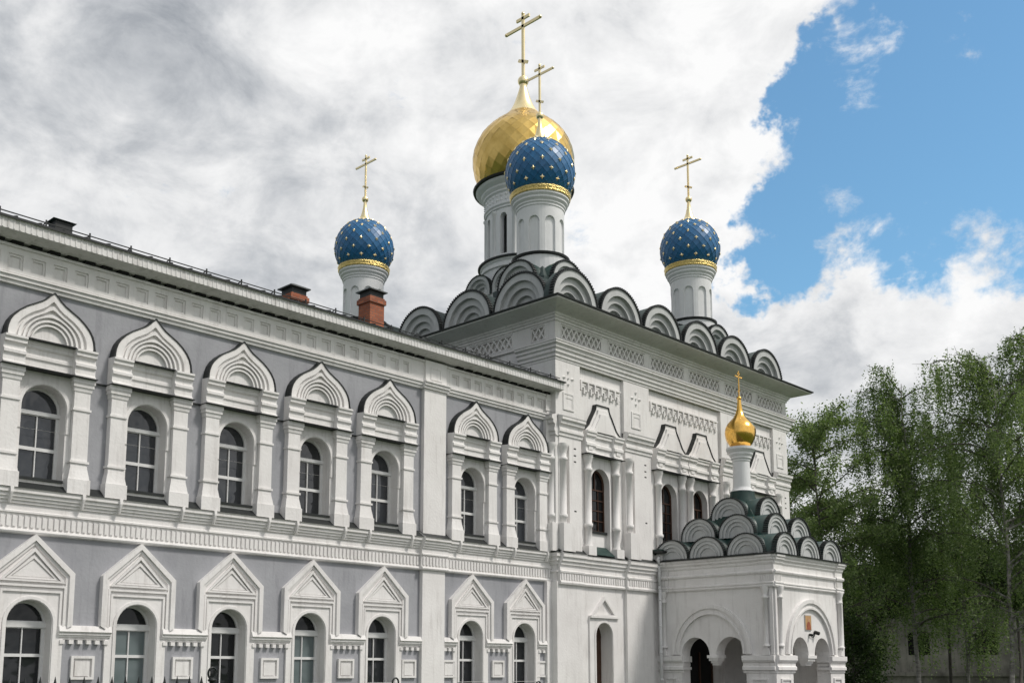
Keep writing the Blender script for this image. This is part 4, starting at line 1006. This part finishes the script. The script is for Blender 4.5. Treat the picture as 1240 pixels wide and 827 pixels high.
# ================================================================== BACKGROUND BUILDING
def azpt(px, dist, z=0): d = pxray(px, 795); v = Vector((d.x, d.y, 0)).normalized()*dist; return Vector((v.x, v.y, z))
bpos = azpt(1120, 92, -3)
old = empty('old_monastery_house', bpos, 'weathered off-white two-storey old house with dark roof, half hidden behind the birches', 'building')
dirc = Vector((bpos.x, bpos.y, 0)).normalized(); side = Vector((dirc.y, -dirc.x, 0))
def OF(u, d, z): p = side*u-dirc*d; return (p.x, p.y, z)
mb = MB(OF); Hs = 10.2
wins = [(-9.5, 5.8), (-5, 5.8), (-.4, 5.8), (4.5, 5.8), (9.5, 5.8), (-9.5, 1.5), (-5, 1.5), (0.0, 1.5), (4.5, 1.5), (9.5, 1.5)]
holes = [arch(u, z, z+1.6, .8, 8, .35) for u, z in wins]
mb.plate(rect(-13, 30, 0, Hs), holes, -14, 0, 'old_wall')
for h in holes: mb.plate(h, [], -.4, -.38, 'dark_room')
mb.box(-13, 30, 4.15, 4.45, 0, .2, 'old_wall'); mb.box(-13, 30, Hs-.5, Hs, 0, .35, 'old_wall')
mb.build('wall', old)
mb = MB(OF); P = [OF(-13.6, .8, Hs), OF(30.6, .8, Hs), OF(30.6, -14.8, Hs), OF(-13.6, -14.8, Hs), OF(-9, -7, Hs+2.6), OF(26, -7, Hs+2.6)]
mb.raw(P, [(0, 1, 5, 4), (1, 2, 5), (2, 3, 4, 5), (3, 0, 4), (0, 1, 2, 3)], 'seam_metal'); mb.build('roof', old)
# ================================================================== TREES
import numpy as np
def leaves_mesh(name, centers, size, mat, parent, rs, flat=.0, droop=False):
    n = len(centers); C = np.array(centers); rng = np.random.default_rng(rs)
    a = rng.normal(size=(n, 3)); a /= np.linalg.norm(a, axis=1)[:, None]
    b = rng.normal(size=(n, 3)); b -= (b*a).sum(1)[:, None]*a; b /= np.linalg.norm(b, axis=1)[:, None]
    s = size*rng.uniform(.6, 1.35, n)[:, None]
    V = np.stack([C-a*s, C-b*s*.55, C+a*s, C+b*s*.55], 1).reshape(-1, 3)
    me = bpy.data.meshes.new(name); me.vertices.add(4*n); me.vertices.foreach_set('co', V.ravel())
    me.loops.add(4*n); me.loops.foreach_set('vertex_index', np.arange(4*n)); me.polygons.add(n)
    me.polygons.foreach_set('loop_start', np.arange(0, 4*n, 4)); me.polygons.foreach_set('loop_total', np.full(n, 4))
    me.update(); me.validate(); me.materials.append(MAT[mat])
    o = bpy.data.objects.new(name, me); COL.objects.link(o); o.parent = parent; return o
def tree(px, dist, H, spread, seed, kind, name, label, leafn=26000, bark='birch_bark', leaf='leaf_birch', z0=-3, trunkr=.12, lean=(0, 0), low=.28, lsize=.10, group='trees right of the church', strand=2.2):
    rnd = random.Random(seed); base = azpt(px, dist, z0); root = empty(name, base, label, 'tree', group)
    mb = MB(); tips = []; 
    tp = [Vector((0, 0, 0))]; n = 10
    for i in range(1, n+1):
        t = i/n; tp.append(Vector((lean[0]*t+rnd.uniform(-.12, .12)*H/18, lean[1]*t+rnd.uniform(-.12, .12)*H/18, H*.94*t)))
    for i in range(n): mb.bar(tp[i], tp[i+1], trunkr*(1-i/n)**.8+.02, bark, 8, trunkr*(1-(i+1)/n)**.8+.02)
    def tpt(t): k = min(int(t*n), n-1); return tp[k].lerp(tp[k+1], t*n-k)
    nb = 46 if kind != 'bush' else 26
    for i in range(nb):
        t = low+(1-low)*(i+rnd.random())/nb*.98; a = rnd.uniform(0, 2*pi); p = tpt(t)
        prof = math.sin(pi*min(1, ((1-t)/(1-low))**.75*.60+.15))
        ln = spread*prof*rnd.uniform(.65, 1.15); el = rnd.uniform(.35, .85) if kind == 'birch' else rnd.uniform(.15, .7)
        q = p; seg = 5; r = .055*(1-t*.6)+.02; dv = Vector((cos(a)*cos(el), sin(a)*cos(el), sin(el)))
        for k in range(seg):
            dv = (dv+Vector((rnd.uniform(-.2, .2), rnd.uniform(-.2, .2), rnd.uniform(-.12, .12)-(.16 if kind == 'birch' else .03)*k/2))).normalized()
            q2 = q+dv*ln/seg; mb.bar(q, q2, r*(1-k/seg)+.008, 'bark' if k else bark, 5, r*(1-(k+1)/seg)+.008)
            for m in range(5 if k else 2):
                sv = (dv*.5+Vector((rnd.gauss(0, .7), rnd.gauss(0, .7), rnd.gauss(.1, .5)))).normalized(); e = q.lerp(q2, rnd.random())
                e2 = e+sv*rnd.uniform(.3, .9)*(.35+ln/7); mb.bar(e, e2, .014, 'bark', 3, .006); tips.append((e, e2))
            q = q2
        tips.append((q-dv*.5, q))
    wb_ = mb.build('trunk', root, fix=False)
    C = []; dens = [(rnd.random()**2.2+.04)*(1 if e_[0].z > H*.5 else (.5 if e_[0].z > H*.43 else .14)) for e_ in tips]; tot = sum(dens)
    for (e, e2), dn in zip(tips, dens):
        cnt = max(3, int(leafn*dn/tot))
        if kind == 'birch':
            ns = max(1, cnt//22)
            for s_ in range(ns):
                st = e.lerp(e2, rnd.random())+Vector((rnd.gauss(0, .22), rnd.gauss(0, .22), rnd.gauss(0, .12))); ln = rnd.uniform(.3, 1)*strand; wx, wy = rnd.gauss(0, .10), rnd.gauss(0, .10)
                for m in range(22):
                    t = m/22; C.append((st.x+wx*t+rnd.gauss(0, .07), st.y+wy*t+rnd.gauss(0, .07), st.z-ln*t+rnd.gauss(0, .05)))
        else:
            for m in range(cnt):
                g = e.lerp(e2, rnd.random()*1.15); C.append((g.x+rnd.gauss(0, .26), g.y+rnd.gauss(0, .26), g.z+rnd.gauss(0, .2)))
    leaves_mesh('crown', C, lsize, leaf, root, seed)
    return root
tree(1110, 66, 22.8, 3.7, 11, 'birch', 'birch_tree', 'tallest dense birch with drooping branches in the middle of the trees', 66000, low=.3, lsize=.066, strand=3.0)
tree(1000, 62, 19.6, 4.4, 12, 'round', 'leafy_tree', 'looser bright green tree with thin branches right beside the church corner', 34000, bark='bark', leaf='leaf_fresh', low=.28, lsize=.078)
tree(1226, 60, 21.8, 5.0, 13, 'birch', 'birch_tree', 'birch with airy pale foliage at the right edge', 50000, leaf='leaf_fresh', low=.3, lsize=.065, strand=2.6)
tree(1172, 74, 19.6, 4.0, 14, 'birch', 'birch_tree', 'birch standing behind, between the tallest birch and the one at the right edge', 26000, leaf='leaf_fresh', low=.3, lsize=.07, strand=2.6)
tree(1052, 72, 16.5, 3.6, 15, 'birch', 'birch_tree', 'shorter thin birch between the leafy tree and the tallest birch', 14000, leaf='leaf_birch', low=.3, lsize=.07, strand=2.2)
tree(1290, 64, 24.5, 5.4, 16, 'birch', 'birch_tree', 'large birch cut off by the right edge of the view', 50000, low=.3, lsize=.07)
tree(962, 70, 18.0, 4.0, 21, 'round', 'leafy_tree', 'leafy tree partly hidden behind the church corner', 20000, bark='bark', leaf='leaf_birch', low=.15, lsize=.08)
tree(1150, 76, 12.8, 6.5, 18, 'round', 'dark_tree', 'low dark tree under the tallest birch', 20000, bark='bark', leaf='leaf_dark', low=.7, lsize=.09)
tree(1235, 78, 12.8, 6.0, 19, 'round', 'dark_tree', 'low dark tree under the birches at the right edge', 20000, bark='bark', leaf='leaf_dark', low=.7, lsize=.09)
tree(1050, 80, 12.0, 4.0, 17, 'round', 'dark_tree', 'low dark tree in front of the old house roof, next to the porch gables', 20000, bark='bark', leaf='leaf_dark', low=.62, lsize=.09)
tree(1033, 58, 7.5, 1.7, 20, 'bush', 'dark_shrub', 'dark shrub directly behind the right corner of the porch', 9000, bark='bark', leaf='leaf_dark', low=.05, lsize=.08, trunkr=.1)
